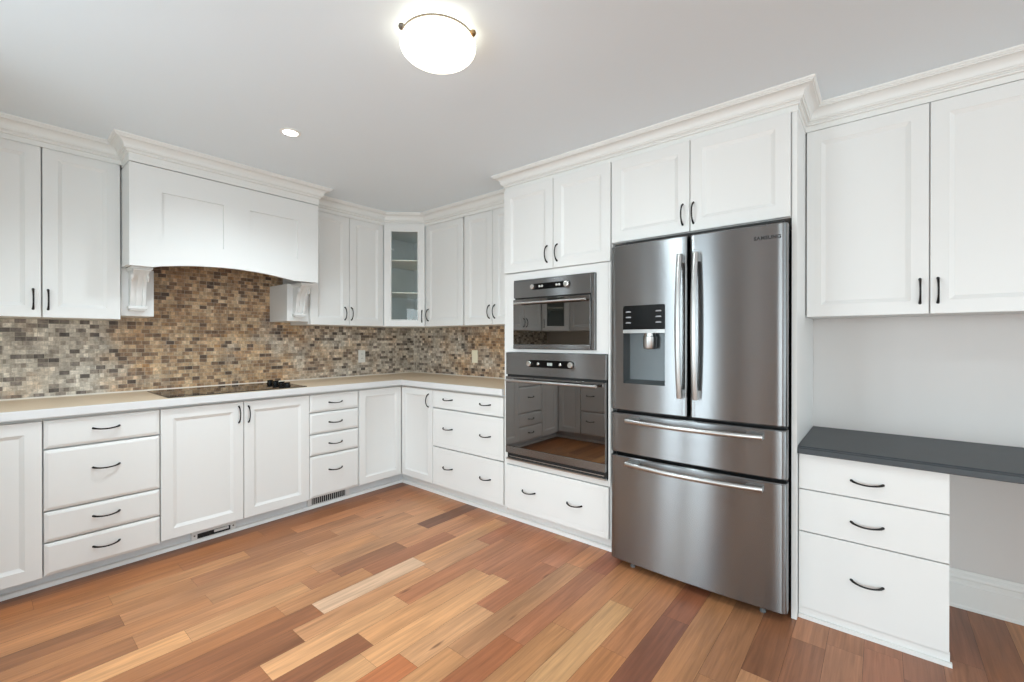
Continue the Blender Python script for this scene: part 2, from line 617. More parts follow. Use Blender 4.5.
def add_drawer(t, x0, x1, z0, z1, yf, hxs, hz=None, maker=drawer_mb):
    d = t.part('drawer', maker(x0, x1, z0, z1, yf), M['cab'], smooth=False)
    for hx in hxs:
        t.part('handle', bail_mb(hx, (z0 + z1) / 2 if hz is None else hz, yf), M['black'], d)
    return d

FB = -0.61       # base door face
CB = -0.578      # base carcass face
FU = -0.350      # wall door face
CU = -0.317
ZB0, ZB1 = 0.092, 0.862
ZU0, ZU1 = 1.360, 2.264
WB = -0.004      # back of units, just off the wall
TILE = -0.009    # where units stand in front of the tile

# ------------------------------------------------------------------ setting
PLANK = 0.1179
Y0 = -0.745 + PLANK * 7
def c_(r, g, b):
    return (r, g, b)
KN = {
    5: [(-3.6, -2.3, c_(140, 82, 48)), (-2.3, -1.1, c_(132, 78, 48)), (-1.1, -0.4, c_(128, 76, 52))],  # rows by the toe board: dark planks, with its shadow mixed into the colour
    6: [(-3.6, -2.75, c_(176, 110, 66)), (-2.75, -1.75, c_(162, 100, 60)), (-1.75, -0.9, c_(150, 92, 60)), (-0.9, -0.3, c_(168, 108, 76))],  # row -> [(x_from, x_to, colour)] for planks that can be told apart in the photograph
    7: [(-3.6, -2.206, c_(183, 118, 74)), (-2.206, -1.60, c_(158, 100, 66)), (-1.6, -0.9, c_(186, 122, 84))],
    8: [(-3.2, -2.51, c_(186, 124, 80)), (-2.51, -1.915, c_(196, 138, 94)), (-1.915, -1.2, c_(184, 124, 88)), (-1.2, -0.5, c_(192, 130, 94))],
    9: [(-3.2, -2.207, c_(190, 130, 86)), (-2.207, -1.45, c_(172, 114, 78)), (-1.45, -0.5, c_(196, 140, 104))],
    10: [(-3.4, -2.507, c_(146, 94, 62)), (-2.507, -1.7, c_(192, 134, 94)), (-1.7, -0.95, c_(194, 138, 102)), (-0.95, -0.4, c_(198, 142, 108))],
    11: [(-3.2, -2.207, c_(186, 126, 84)), (-2.207, -1.3, c_(194, 138, 98)), (-1.3, -0.75, c_(200, 146, 110)), (-0.75, -0.3, c_(182, 124, 92))],
    12: [(-3.2, -2.503, c_(162, 106, 70)), (-2.503, -1.75, c_(190, 132, 92)), (-1.75, -1.02, c_(200, 146, 110)), (-1.02, -0.3, c_(112, 70, 58))],
    13: [(-3.2, -2.351, c_(214, 158, 112)), (-2.351, -1.855, c_(204, 150, 108)), (-1.855, -1.695, c_(170, 114, 82)), (-1.695, -1.275, c_(152, 100, 76)), (-1.275, -0.7, c_(194, 136, 102)), (-0.7, -0.2, c_(176, 116, 86))],
    14: [(-2.9, -2.03, c_(164, 106, 68)), (-2.03, -1.576, c_(204, 144, 102)), (-1.576, -0.985, c_(166, 106, 80)), (-0.985, -0.3, c_(196, 136, 104))],
    15: [(-2.8, -1.913, c_(146, 88, 58)), (-1.913, -1.326, c_(224, 188, 164)), (-1.326, -0.62, c_(216, 158, 116)), (-0.62, -0.1, c_(188, 126, 96))],
    16: [(-2.9, -2.055, c_(142, 86, 58)), (-2.055, -1.35, c_(212, 154, 114)), (-1.35, -0.93, c_(202, 150, 116)), (-0.93, -0.2, c_(178, 112, 86))],
    17: [(-2.23, -1.623, c_(218, 164, 122)), (-1.623, -0.82, c_(176, 114, 84)), (-0.82, -0.1, c_(188, 126, 98))],
    18: [(-2.9, -1.888, c_(140, 84, 60)), (-1.888, -1.19, c_(218, 160, 116)), (-1.19, -0.55, c_(190, 124, 94)), (-0.55, 0, c_(198, 138, 106))],
    19: [(-2.6, -1.95, c_(216, 164, 122)), (-1.95, -1.17, c_(222, 166, 122)), (-1.17, -0.6, c_(180, 114, 84))],
    20: [(-2.6, -1.85, c_(186, 110, 72)), (-1.85, -1.416, c_(222, 168, 128)), (-1.416, -0.9, c_(182, 114, 84)), (-0.9, -0.2, c_(186, 122, 96))],
    21: [(-2.5, -1.7, c_(202, 146, 104)), (-1.7, -0.82, c_(200, 146, 110)), (-0.82, -0.2, c_(198, 136, 102))],
    22: [(-2.4, -1.5, c_(176, 104, 70)), (-1.5, -0.8, c_(190, 122, 92)), (-0.8, -0.2, c_(172, 104, 86))],
    23: [(-2.5, -1.3, c_(196, 140, 98)), (-1.3, -0.5, c_(196, 134, 96))],
    24: [(-2.3, -1.645, c_(190, 112, 74)), (-1.645, -0.985, c_(218, 170, 126)), (-0.985, -0.3, c_(192, 134, 96))],
    25: [(-2.3, -1.3, c_(198, 134, 92)), (-1.3, -0.4, c_(192, 130, 94))],
    26: [(-1.45, -0.94, c_(142, 86, 72)), (-0.94, -0.4, c_(150, 88, 68)), (-2.3, -1.45, c_(186, 124, 88))],
    27: [(-2.2, -1.35, c_(188, 130, 90)), (-1.35, -0.6, c_(190, 134, 96))],
    28: [(-2.2, -1.2, c_(182, 128, 92)), (-1.2, -0.5, c_(168, 118, 88))],
    29: [(-2.2, -1.075, c_(196, 144, 110)), (-1.075, -0.4, c_(152, 100, 76))],
    30: [(-2.2, -0.745, c_(146, 96, 76)), (-0.745, -0.2, c_(178, 122, 94))],
    31: [(-2.0, -0.7, c_(166, 114, 90)), (-0.7, 0, c_(160, 108, 84))],
    32: [(-1.6, -0.63, c_(160, 104, 84)), (-0.63, 0, c_(156, 102, 82))],
    33: [(-1.6, -0.75, c_(150, 98, 80)), (-0.75, 0, c_(150, 100, 84))],
    34: [(-1.6, -0.5, c_(158, 108, 88)), (-0.5, 0, c_(146, 96, 80))],
}
PAL = [c_(192, 134, 94), c_(176, 116, 80), c_(204, 150, 110), c_(160, 102, 72), c_(186, 126, 90), c_(212, 160, 118), c_(146, 92, 66), c_(196, 140, 102)]
def build_floor():
    verts, faces, cols, seeds = [], [], [], []
    def quad(x0, x1, y0, y1, z, col, seed):
        o = len(verts)
        verts.extend([(x0, y0, z), (x1, y0, z), (x1, y1, z), (x0, y1, z)])
        faces.append((o, o + 1, o + 2, o + 3))
        cols.append(col)
        seeds.append(seed)
    quad(-8.0, 0.05, -9.2, 0.05, -0.0035, lin((58, 36, 26)), (0, 0, 0))
    row = 0
    rng = random.Random(11)
    while True:
        ya = Y0 - PLANK * row
        yb = ya - PLANK
        if yb < -9.2:
            break
        known = sorted(KN.get(row, []))
        segs = []
        xl = -8.0
        def fill(a, b):
            x = a
            while x < b - 1e-6:
                n = min(b, x + rng.uniform(0.35, 1.25))
                if b - n < 0.22:
                    n = b
                segs.append((x, n, rng.choice(PAL)))
                x = n
        for a, b, col in known:
            if a > xl + 1e-6:
                fill(xl, a)
            segs.append((a, b, col))
            xl = b
        if xl < 0.0:
            fill(xl, 0.0)
        for a, b, col in segs:
            j = rng.uniform(1.02, 1.10)
            quad(a + 0.0004, b - 0.0004, yb + 0.0005, ya - 0.0005, 0.0, tuple(j * (0.80 * v + 0.20 * a_) * k for v, a_, k in zip(lin(col), (0.47, 0.225, 0.112), (0.82, 0.80, 0.71))), (rng.uniform(0, 90), rng.uniform(0, 90), rng.uniform(0, 90)))
        row += 1
    me = bpy.data.meshes.new('floor')
    me.from_pydata(verts, [], faces)
    a1 = me.attributes.new('plank_tone', 'FLOAT_COLOR', 'FACE')
    a2 = me.attributes.new('plank_seed', 'FLOAT_VECTOR', 'FACE')
    for i in range(len(faces)):
        a1.data[i].color = (*cols[i], 1)
        a2.data[i].vector = seeds[i]
    me.materials.append(M['floor'])
    o = bpy.data.objects.new('floor', me)
    C.objects.link(o)
    o['kind'] = 'structure'
    o['label'] = 'floor of mixed honey and reddish brown hardwood planks'
build_floor()

struct('ceiling', MB().box(-8.1, 0.1, -9.3, 0.1, CEIL, CEIL + 0.1), M['ceil'], 'plain white ceiling')
struct('wall_back', MB().box(-3.78, 0.1, 0, 0.1, -0.01, CEIL), M['wall'])
struct('wall_right', MB().box(0, 0.1, -9.3, 0, -0.01, CEIL), M['wall'], 'light grey wall behind the cabinets and desk')

def wall_hole(mb, axis, c0, c1, a0, a1, h0, h1, o0, o1, oz0, oz1):
    """a wall slab with one opening; axis 'x' = slab normal along x (a runs along y)"""
    def bx(p0, p1, z0, z1):
        if axis == 'x':
            mb.box(c0, c1, p0, p1, z0, z1)
        else:
            mb.box(p0, p1, c0, c1, z0, z1)
    bx(a0, o0, h0, h1)
    bx(o1, a1, h0, h1)
    bx(o0, o1, h0, oz0)
    bx(o0, o1, oz1, h1)
    return mb
def window(n, axis, c, a0, a1, z0, z1, mullions, label, name='window_%d'):
    fr = MB()
    def bx(p0, p1, q0, q1, d=0.035):
        if axis == 'x':
            fr.box(c - d, c + d, p0, p1, q0, q1)
        else:
            fr.box(p0, p1, c - d, c + d, q0, q1)
    w = 0.06
    bx(a0, a0 + w, z0, z1); bx(a1 - w, a1, z0, z1)
    bx(a0 + w, a1 - w, z0, z0 + w); bx(a0 + w, a1 - w, z1 - w, z1)
    for k in range(1, mullions):
        p = a0 + (a1 - a0) * k / mullions
        bx(p - 0.03, p + 0.03, z0 + w, z1 - w)
    o = struct(name % n, fr, M['trim'], label)
    pn = MB()
    if axis == 'x':
        pn.box(c - 0.004, c + 0.004, a0 + w, a1 - w, z0 + w, z1 - w)
    else:
        pn.box(a0 + w, a1 - w, c - 0.004, c + 0.004, z0 + w, z1 - w)
    link_mesh('pane', pn, M['pane'], o)
struct('wall_left', wall_hole(MB(), 'x', -3.78, -3.66, -2.90, 0.0, -0.01, CEIL, -2.51, -1.53, 0.0, 2.10), M['wall'])
struct('wall_return', MB().box(-8.0, -3.78, -2.90, -2.78, -0.01, CEIL), M['wall'])
struct('wall_side', wall_hole(MB(), 'x', -8.1, -8.0, -9.3, -2.78, -0.01, CEIL, -8.05, -3.75, 0.06, 2.18), M['wall'])
struct('wall_front', wall_hole(MB(), 'y', -9.3, -9.2, -8.0, 0.0, -0.01, CEIL, -5.75, -0.05, 0.06, 2.18), M['wall'])
window(1, 'x', -3.74, -2.51, -1.53, 0.002, 2.10, 2, 'glazed patio door in the left wall beside the counter', 'door_%d')
window(1, 'x', -8.05, -8.05, -3.75, 0.06, 2.18, 3, 'unseen side window of the dining area, made tall for the light')  # this and the rear window are added, placed and sized for even daylight
window(2, 'y', -9.25, -5.75, -0.05, 0.06, 2.18, 4, 'unseen wide rear window, made tall for the light')

# tile on the back and right walls
bs = MB()
bs.box(-3.655, -0.0085, -0.008, -0.0005, 0.905, 1.366)
bs.box(-2.374, -1.268, -0.008, -0.0005, 1.366, 1.80)
struct('backsplash', bs, M['tile'], 'mottled stone mosaic tile on the wall behind the cooktop', smooth=False)
bs = MB()
bs.box(-0.008, -0.0005, -1.764, -0.0005, 0.905, 1.366)
struct('backsplash', bs, M['tile'], 'mottled stone mosaic tile on the wall between corner and ovens', smooth=False)
struct('trim_6', MB().box(-0.0115, -0.008, -0.0115, -0.008, 0.905, 1.36), M['caulk'], 'thin pale corner bead between the two tiled walls')

def sweep(pts, prof, right=True, closed_ends=True):
    """mitred moulding along a plan polyline; prof = (out, z); outward is to the right of travel"""
    P = [Vector(p) for p in pts]
    nrm = []
    for i in range(len(P) - 1):
        d = (P[i + 1] - P[i]).normalized()
        nrm.append(Vector((d.y, -d.x)) if right else Vector((-d.y, d.x)))
    rings = []
    for i, p in enumerate(P):
        if i == 0:
            m = nrm[0]
        elif i == len(P) - 1:
            m = nrm[-1]
        else:
            m = (nrm[i - 1] + nrm[i]) / (1 + nrm[i - 1].dot(nrm[i]))
        rings.append([(p.x + m.x * o, p.y + m.y * o, z) for o, z in prof])
    return MB().rings(rings)

CROWN = [(-0.006, 2.252), (0.001, 2.252), (0.001, 2.277), (0.005, 2.2775), (0.009, 2.280), (0.0105, 2.284), (0.009, 2.288), (0.013, 2.2885), (0.013, 2.2925), (0.019, 2.293), (0.022, 2.297), (0.022, 2.3005), (0.025, 2.301)]
for k in range(1, 9):
    a = k / 8 * PI / 2
    CROWN.append((0.025 + 0.034 * (1 - math.cos(a)), 2.301 + 0.036 * math.sin(a)))
CROWN += [(0.0595, 2.341), (0.065, 2.3415), (0.066, 2.345), (0.071, 2.349), (0.072, CEIL - 0.0003), (-0.006, CEIL - 0.0003)]
UX = -0.360
crown_path = [(-3.300, -1.40), (-3.300, -0.612), (-3.048, UX), (-2.377, UX), (-2.379, -0.555), (-1.304, -0.555), (-1.306, UX), (-0.612, UX),
              (UX, -0.612), (UX, -1.766), (-0.602, -1.766), (-0.602, -3.4595), (-0.326, -3.4595), (-0.326, -4.78)]
struct('trim_1', sweep(crown_path, CROWN), M['trim'], 'white stepped crown moulding above the cabinets', angle=25)

BASEP = [(0.001, 0.001), (0.018, 0.001), (0.018, 0.012), (0.014, 0.018), (0.014, 0.112), (0.010, 0.118), (0.010, 0.136), (0.014, 0.141), (0.013, 0.152), (0.006, 0.164), (0.005, 0.176), (0.001, 0.176)]
struct('trim_2', sweep([(0, -3.946), (0, -4.77)], BASEP), M['trim'], 'tall white baseboard under the desk', angle=25)
struct('trim_5', sweep([(0, -4.85), (0, -9.19)], BASEP), M['trim'], 'white baseboard beyond the desk', angle=25)

def toe(path, h=0.0925):
    return sweep(path, [(-0.010, 0.0005), (0.0, 0.0005), (0.0, h), (-0.010, h)])
def shoe(path):
    return sweep(path, [(0.0005, 0.0005), (0.022, 0.0005), (0.022, 0.014), (0.020, 0.019), (0.015, 0.0225), (0.0005, 0.024)])
TK = -0.513
TKB = -0.526
struct('trim_3', toe([(-3.66 + 0.513, -1.50), (-3.66 + 0.513, TK), (TKB - 0.0, TK)]), M['toe'], 'grey white toe board along the back base cabinets', angle=25)
struct('trim_4', toe([(TKB, TK - 0.0005), (TKB, -2.553)]), M['cab'], 'white toe board below the right base cabinets and ovens', angle=25)
struct('trim_7', shoe([(-3.66 + 0.513, -1.50), (-3.66 + 0.513, TK), (TKB - 0.0005, TK), (TKB, TK - 0.0005), (TKB, -2.553)]), M['shoe'], 'narrow white shoe moulding at the foot of the toe boards', angle=25)

# ------------------------------------------------------------------ base cabinets on the back wall (run A: x is world x)
g_base = 'white base cabinets'
t = Thing('base_cabinet', 'A', (-3.18, -0.3, 0.092), 'white corner base cabinet with plain door at left photo edge, left of first drawers', 'cabinet', g_base)
t.part('carcass', carcass_mb(-3.655, -2.7115, CB, WB, ZB0, ZB1), M['cab'])
add_door(t, -3.046, -2.7135, 0.082, 0.845, FB)
t = Thing('drawer_cabinet', 'A', (-2.482, -0.3, 0.092), 'white cabinet with four drawers of uneven height, left of the cooktop', 'cabinet', g_base)
t.part('carcass', carcass_mb(-2.7105, -2.2535, CB, WB, ZB0, ZB1), M['cab'])
for a, b in ((0.708, 0.845), (0.403, 0.700), (0.249, 0.396), (0.086, 0.242)):
    add_drawer(t, -2.708, -2.2555, a, b, FB, [-2.480], (a + b) / 2 + (0.03 if b - a > 0.2 else 0.008))
t = Thing('base_cabinet', 'A', (-1.825, -0.3, 0.092), 'white two-door base cabinet directly under the black cooktop', 'cabinet', g_base)
t.part('carcass', carcass_mb(-2.2525, -1.3995, CB, WB, ZB0, ZB1), M['cab'])
add_door(t, -2.2505, -1.8265, 0.098, 0.846, FB, -1.853, 0.768)
add_door(t, -1.8225, -1.4015, 0.098, 0.846, FB, -1.797, 0.764)
t = Thing('drawer_cabinet', 'A', (-1.203, -0.3, 0.092), 'narrow white cabinet of four drawers right of the cooktop doors', 'cabinet', g_base)
t.part('carcass', carcass_mb(-1.3985, -1.0075, CB, WB, ZB0, ZB1), M['cab'])
for a, b in ((0.719, 0.845), (0.562, 0.711), (0.407, 0.554), (0.104, 0.399)):
    add_drawer(t, -1.3965, -1.0105, a, b, FB, [-1.203], (a + b) / 2 + (0.035 if b - a > 0.2 else 0.0))

# lazy-susan corner cabinet: two doors meeting in the inner corner
t = Thing('corner_cabinet', 'A', (-0.31, -0.31, 0.092), 'white inner corner base cabinet with two doors meeting at right angle', 'cabinet', g_base)
cc = MB()
cc.prism_z([(-1.0065, WB), (-1.0065, CB), (CB, CB), (CB, -1.0115), (WB, -1.0115), (WB, WB)], ZB0, ZB1)
t.part('carcass', cc, M['cab'])
t.part('door', door_mb(-1.0045, -0.6125, 0.104, 0.846, FB, frame=0.052), M['cab'])
db = door_mb(0.6125, 1.0095, 0.104, 0.846, FB, frame=0.052)
db.v = [(y, -x, z) for x, y, z in db.v]
db_o = t.part('door', db, M['cab'])
hb = pull_mb(0.962, 0.757, FB, True)
hb.v = [(y, -x, z) for x, y, z in hb.v]
t.part('handle', hb, M['black'], db_o)

# ------------------------------------------------------------------ right wall (run B: local x = -world y)
t = Thing('drawer_cabinet', 'B', (1.385, -0.3, 0.092), 'wide white cabinet of three two-handled drawers left of the ovens', 'cabinet', g_base)
t.part('carcass', carcass_mb(1.0125, 1.7635, CB, WB, ZB0, ZB1), M['cab'])
for a, b in ((0.712, 0.845), (0.408, 0.702), (0.105, 0.400)):
    add_drawer(t, 1.016, 1.752, a, b, FB, [1.190, 1.582], (a + b) / 2 + 0.006, maker=slab_mb)

TL, TR = 1.766, 2.566
t = Thing('oven_cabinet', 'B', (2.166, -0.3, 0.092), 'tall white cabinet holding the two wall ovens beside the fridge', 'cabinet')
cm = MB()
cm.box(TL, TL + 0.019, -0.600, WB, 0.092, 2.266)
cm.box(TR - 0.019, TR, -0.600, WB, 0.092, 2.266)
cm.box(TL + 0.019, TR - 0.019, -0.022, WB, 0.092, 2.266)
for a, b in ((0.092, 0.110), (0.400, 0.432), (1.160, 1.179), (1.634, 1.690), (2.246, 2.266)):
    cm.box(TL + 0.019, TR - 0.019, -0.598, -0.022, a, b)
t.part('carcass', cm, M['cab'])
ff = MB()
fy0, fy1 = -0.612, -0.6005
ff.box(TL, 1.794, fy0, fy1, 0.404, 1.684)
ff.box(2.546, TR - 0.006, fy0, fy1, 0.404, 1.684)
ff.box(1.794, 2.546, fy0, fy1, 0.404, 0.436)
ff.box(1.794, 2.546, fy0, fy1, 1.160, 1.180)
ff.box(1.794, 2.546, fy0, fy1, 1.636, 1.684)
ff.box(1.794, 1.862, fy0, fy1, 1.180, 1.636)
ff.box(2.470, 2.546, fy0, fy1, 1.180, 1.636)
ff.box(TL, TL + 0.022, fy0 - 0.001, fy1, 0.092, 0.404)
t.part('face_frame', ff, M['cab'], bevel=0.001)
add_drawer(t, 1.782, 2.552, 0.104, 0.398, -0.620, [1.979, 2.325], 0.252, maker=slab_mb)
add_door(t, 1.768, 2.1675, 1.690, 2.250, -0.620, 2.124, 1.782)
add_door(t, 2.1715, 2.562, 1.690, 2.250, -0.620, 2.200, 1.782)

t = Thing('wall_cabinet', 'B', (3.0, -0.3, 1.79), 'white two-door cabinet directly above the steel fridge', 'cabinet')
t.part('carcass', carcass_mb(2.5675, 3.4355, -0.598, WB, 1.786, 2.266), M['cab'])
add_door(t, 2.570, 3.0, 1.788, 2.249, -0.620, 2.966, 1.878)
add_door(t, 3.004, 3.4345, 1.788, 2.249, -0.620, 3.019, 1.878)
o = link_mesh('end_panel', MB().box(-0.600, -0.004, -3.4585, -3.4375, 0.001, 2.266), M['cab'], bevel=0.0015)
tag(o, 'tall narrow white side panel between steel fridge and desk', 'panel')

# desk side
t = Thing('wall_cabinet', 'B', (3.9, -0.16, 1.352), 'white two-door wall cabinet above the grey desk', 'cabinet')
t.part('carcass', carcass_mb(3.461, 4.345, -0.312, WB, 1.354, 2.266), M['cab'])
add_door(t, 3.4645, 3.9, 1.352, 2.248, -0.332, 3.872, 1.450)
add_door(t, 3.904, 4.342, 1.352, 2.248, -0.332, 3.928, 1.450)
t = Thing('wall_cabinet', 'B', (4.56, -0.16, 1.352), 'white wall cabinet beyond the right photo edge', 'cabinet')
t.part('carcass', carcass_mb(4.347, 4.78, -0.312, WB, 1.354, 2.266), M['cab'])
add_door(t, 4.3495, 4.778, 1.352, 2.248, -0.332)

t = Thing('desk_cabinet', 'B', (3.70, -0.27, 0), 'white three-drawer desk cabinet under grey worktop right of fridge', 'cabinet')
t.part('carcass', carcass_mb(3.461, 3.944, -0.545, WB, 0.018, 0.738), M['cab'])
for a, b in ((0.580, 0.736), (0.392, 0.575), (0.052, 0.387)):
    add_drawer(t, 3.462, 3.9445, a, b, -0.566, [3.700], (a + b) / 2 - 0.008 + (0.02 if b - a > 0.2 else 0), maker=flat_mb)
t.part('plinth', MB().box(3.461, 3.947, -0.553, -0.02, 0.0005, 0.0175), M['cab'])
t.part('plinth_board', MB().box(3.461, 3.947, -0.558, -0.5455, 0.018, 0.0505), M['cab'], smooth=False)
t.part('shoe_moulding', MB().box(3.461, 3.953, -0.567, -0.5535, 0.0007, 0.0172), M['cab'], smooth=False)

t = Thing('desk_counter', 'B', (4.1, -0.3, 0.739), 'dark slate grey desk worktop fixed to the grey wall', 'worktop')
ty = -0.596
prof = [(WB, 0.7395), (ty + 0.002, 0.7395), (ty, 0.742), (ty, 0.762), (ty + 0.004, 0.7655), (ty + 0.012, 0.7675), (ty + 0.016, 0.7715), (ty + 0.024, 0.7722), (WB, 0.7722)]
t.part('slab', MB().prism_x(prof, 3.4600, 4.78), M['desk'], angle=20)
o = link_mesh('desk_support_panel', MB().box(-0.55, -0.004, -4.78, -4.76, 0.001, 0.739), M['cab'], bevel=0.0015)
tag(o, 'white support panel under the far end of desk worktop', 'panel')

# ------------------------------------------------------------------ wall cabinets, back wall
g_up = 'white wall cabinets'
t = Thing('wall_cabinet', 'A', (-2.71, -0.16, 1.36), 'white two-door wall cabinet at left, left of the range hood', 'cabinet', g_up)
t.part('carcass', carcass_mb(-3.045, -2.3785, CU, TILE, ZU0 + 0.002, 2.266), M['cab'])
add_door(t, -3.042, -2.6985, ZU0, ZU1, FU, -2.7275, 1.454)
add_door(t, -2.6935, -2.3815, ZU0, ZU1, FU, -2.673, 1.454)
t = Thing('wall_cabinet', 'A', (-0.94, -0.16, 1.36), 'white two-door wall cabinet between range hood and glass corner cabinet', 'cabinet', g_up)
t.part('carcass', carcass_mb(-1.2675, -0.608, CU, TILE, ZU0 + 0.002, 2.266), M['cab'])
add_door(t, -1.265, -0.9395, ZU0, ZU1, FU, -0.979, 1.458)
add_door(t, -0.9355, -0.611, ZU0, ZU1, FU, -0.921, 1.458)
t = Thing('wall_cabinet', 'B', (0.855, -0.16, 1.36), 'white single-door wall cabinet just right of glass corner cabinet', 'cabinet', g_up)
t.part('carcass', carcass_mb(0.608, 1.0995, CU, TILE, ZU0 + 0.002, 2.266), M['cab'])
add_door(t, 0.612, 1.088, ZU0, ZU1, FU, 0.648, 1.462)
t = Thing('wall_cabinet', 'B', (1.43, -0.16, 1.36), 'white two-door wall cabinet tucked against the tall oven cabinet', 'cabinet', g_up)
t.part('carcass', carcass_mb(1.1005, 1.7645, CU, TILE, ZU0 + 0.002, 2.266), M['cab'])
add_door(t, 1.103, 1.4105, ZU0, ZU1, FU, 1.383, 1.462)
add_door(t, 1.4145, 1.762, ZU0, ZU1, FU, 1.440, 1.462)

def glass_corner(run, label, flip):
    """diagonal corner cabinet with a glazed door; local x runs along the diagonal front, local y=0 at the front plane"""
    t = Thing('glass_cabinet', run, (0, 0.12, 1.36), label, 'cabinet', g_up)
    h = 0.179           # half width of the diagonal front
    # pentagon (local): front edge at y = 0, room corner at y = +0.676
    s = 0.5 ** 0.5
    cor = 0.661 if True else 0
    pent = [(-h, 0.0), (h, 0.0), (h + 0.237, 0.237 - 0.0), (0, cor), (-h - 0.237, 0.237)]
    shell = MB()
    inn = [(-h + 0.012, 0.012), (h - 0.012, 0.012), (h + 0.212, 0.238), (0, cor - 0.024), (-h - 0.212, 0.238)]
    n = 5
    z0, z1 = 1.362, 2.266
    # outer + inner walls (open front)
    for i in range(1, 5):
        a, b = pent[i], pent[(i + 1) % n]
        c, d = inn[i], inn[(i + 1) % n]
        shell.rings([[(a[0], a[1], z0), (b[0], b[1], z0), (b[0], b[1], z1), (a[0], a[1], z1)],
                     [(c[0], c[1], z0), (d[0], d[1], z0), (d[0], d[1], z1), (c[0], c[1], z1)]])
    shell.prism_z(inn, z0, z0 + 0.018)
    shell.prism_z(inn, z1 - 0.03, z1)
    t.part('carcass', shell, M['cab_in'], smooth=False)
    ff = MB()
    ff.box(-h, -h + 0.014, -0.002, 0.014, z0, z1)
    ff.box(h - 0.014, h, -0.002, 0.014, z0, z1)
    t.part('face_frame', ff, M['cab'])
    for z in (1.66, 1.95):
        sh = MB()
        k = 0.985
        q = [(x * 0.95, max(0.03, y * 0.95)) for x, y in inn]
        sh.prism_z(q, z, z + 0.008)
        so = t.part('shelf', sh, M['shelf'])
    d = t.part('door', glass_frame_mb(-h + 0.003, h - 0.003, ZU0, ZU1, -0.022, frame=0.05), M['cab'])
    t.part('glass_pane', MB().box(-h + 0.063, h - 0.063, -0.010, -0.006, ZU0 + 0.060, ZU1 - 0.060), M['cab_pane'], d)
    t.part('handle', pull_mb((h - 0.026) * flip, 1.452, -0.022, True), M['black'], d)
glass_corner('D', 'white diagonal corner wall cabinet with glass door and shelves', 1)
glass_corner('E', 'white diagonal glass-door cabinet in left corner, seen mirrored in upper oven', 1)

# ------------------------------------------------------------------ range hood
t = Thing('range_hood', 'A', (-1.842, -0.28, 1.36), 'white panelled range hood with arched lower edge above the cooktop', 'range hood')
HX0, HX1, HY, HT = -2.376, -1.306, -0.550, 2.229
def arch(x):
    a0, a1, zb, zp = -2.270, -1.480, 1.656, 1.694
    if x <= a0 or x >= a1:
        return zb + 0.006 * (x - HX0) / (HX1 - HX0)
    s = (x - (a0 + a1) / 2) / ((a1 - a0) / 2)
    return zb + 0.003 + (zp - zb) * (1 - s * s)
recs = [(-2.229, -1.918, 1.815, 2.091), (-1.766, -1.455, 1.815, 2.091)]
xs = sorted(set([HX0, HX1, -2.270, -1.480] + [r[0] for r in recs] + [r[1] for r in recs] + [-2.270 + 0.79 * i / 24 for i in range(25)]))
mb = MB()
YB = HY + 0.022
rd = 0.010
for a, b in zip(xs[:-1], xs[1:]):
    mid = (a + b) / 2
    rec = next((r for r in recs if r[0] <= mid <= r[1]), None)
    def q(z0a, z0b, z1, y):
        mb.add([(a, y, z0a), (b, y, z0b), (b, y, z1), (a, y, z1)], [(0, 1, 2, 3)])
    if rec:
        q(arch(a), arch(b), rec[2], HY)
        q(rec[2], rec[2], rec[3], HY + rd)
        q(rec[3], rec[3], HT, HY)
        mb.add([(a, HY, rec[2]), (b, HY, rec[2]), (b, HY + rd, rec[2]), (a, HY + rd, rec[2])], [(0, 1, 2, 3)])
        mb.add([(a, HY, rec[3]), (b, HY, rec[3]), (b, HY + rd, rec[3]), (a, HY + rd, rec[3])], [(0, 3, 2, 1)])
    else:
        q(arch(a), arch(b), HT, HY)
    q(arch(a), arch(b), HT, YB)
    mb.add([(a, HY, arch(a)), (b, HY, arch(b)), (b, YB, arch(b)), (a, YB, arch(a))], [(0, 3, 2, 1)])
    mb.add([(a, HY, HT), (b, HY, HT), (b, YB, HT), (a, YB, HT)], [(0, 1, 2, 3)])
for r in recs:
    for x in (r[0], r[1]):
        mb.add([(x, HY, r[2]), (x, HY + rd, r[2]), (x, HY + rd, r[3]), (x, HY, r[3])], [(0, 1, 2, 3)])
for x in (HX0, HX1):
    mb.add([(x, HY, arch(x)), (x, YB, arch(x)), (x, YB, HT), (x, HY, HT)], [(0, 1, 2, 3)])
t.part('front_panel', mb, M['cab'], smooth=False)
for a, b in ((HX0, HX0 + 0.02), (HX1 - 0.02, HX1)):
    t.part('side_panel', MB().box(a, b, YB, WB, 1.664, HT), M['cab'])
un = MB().box(HX0 + 0.02, HX1 - 0.02, YB, -0.010, 1.802, 1.818)
t.part('underside', un, M['slot'])
fb = MB()
fb.box(HX0 - 0.0025, HX1 + 0.0025, HY - 0.0045, HY + 0.012, 2.233, 2.254)
fb.box(HX0 - 0.0025, HX0 + 0.012, HY + 0.012, -0.365, 2.233, 2.254)
fb.box(HX1 - 0.012, HX1 + 0.0025, HY + 0.012, -0.365, 2.233, 2.254)
t.part('frieze', fb, M['trim'])
t.part('filter', MB().box(-2.15, -1.55, -0.46, -0.10, 1.796, 1.802), M['chrome'])
for a, b in ((HX0 + 0.0005, -2.222), (-1.428, -1.2685)):
    t.part('bracket_box', MB().box(a, b, -0.320, TILE, 1.383, 1.6635), M['cab'], bevel=0.0015)
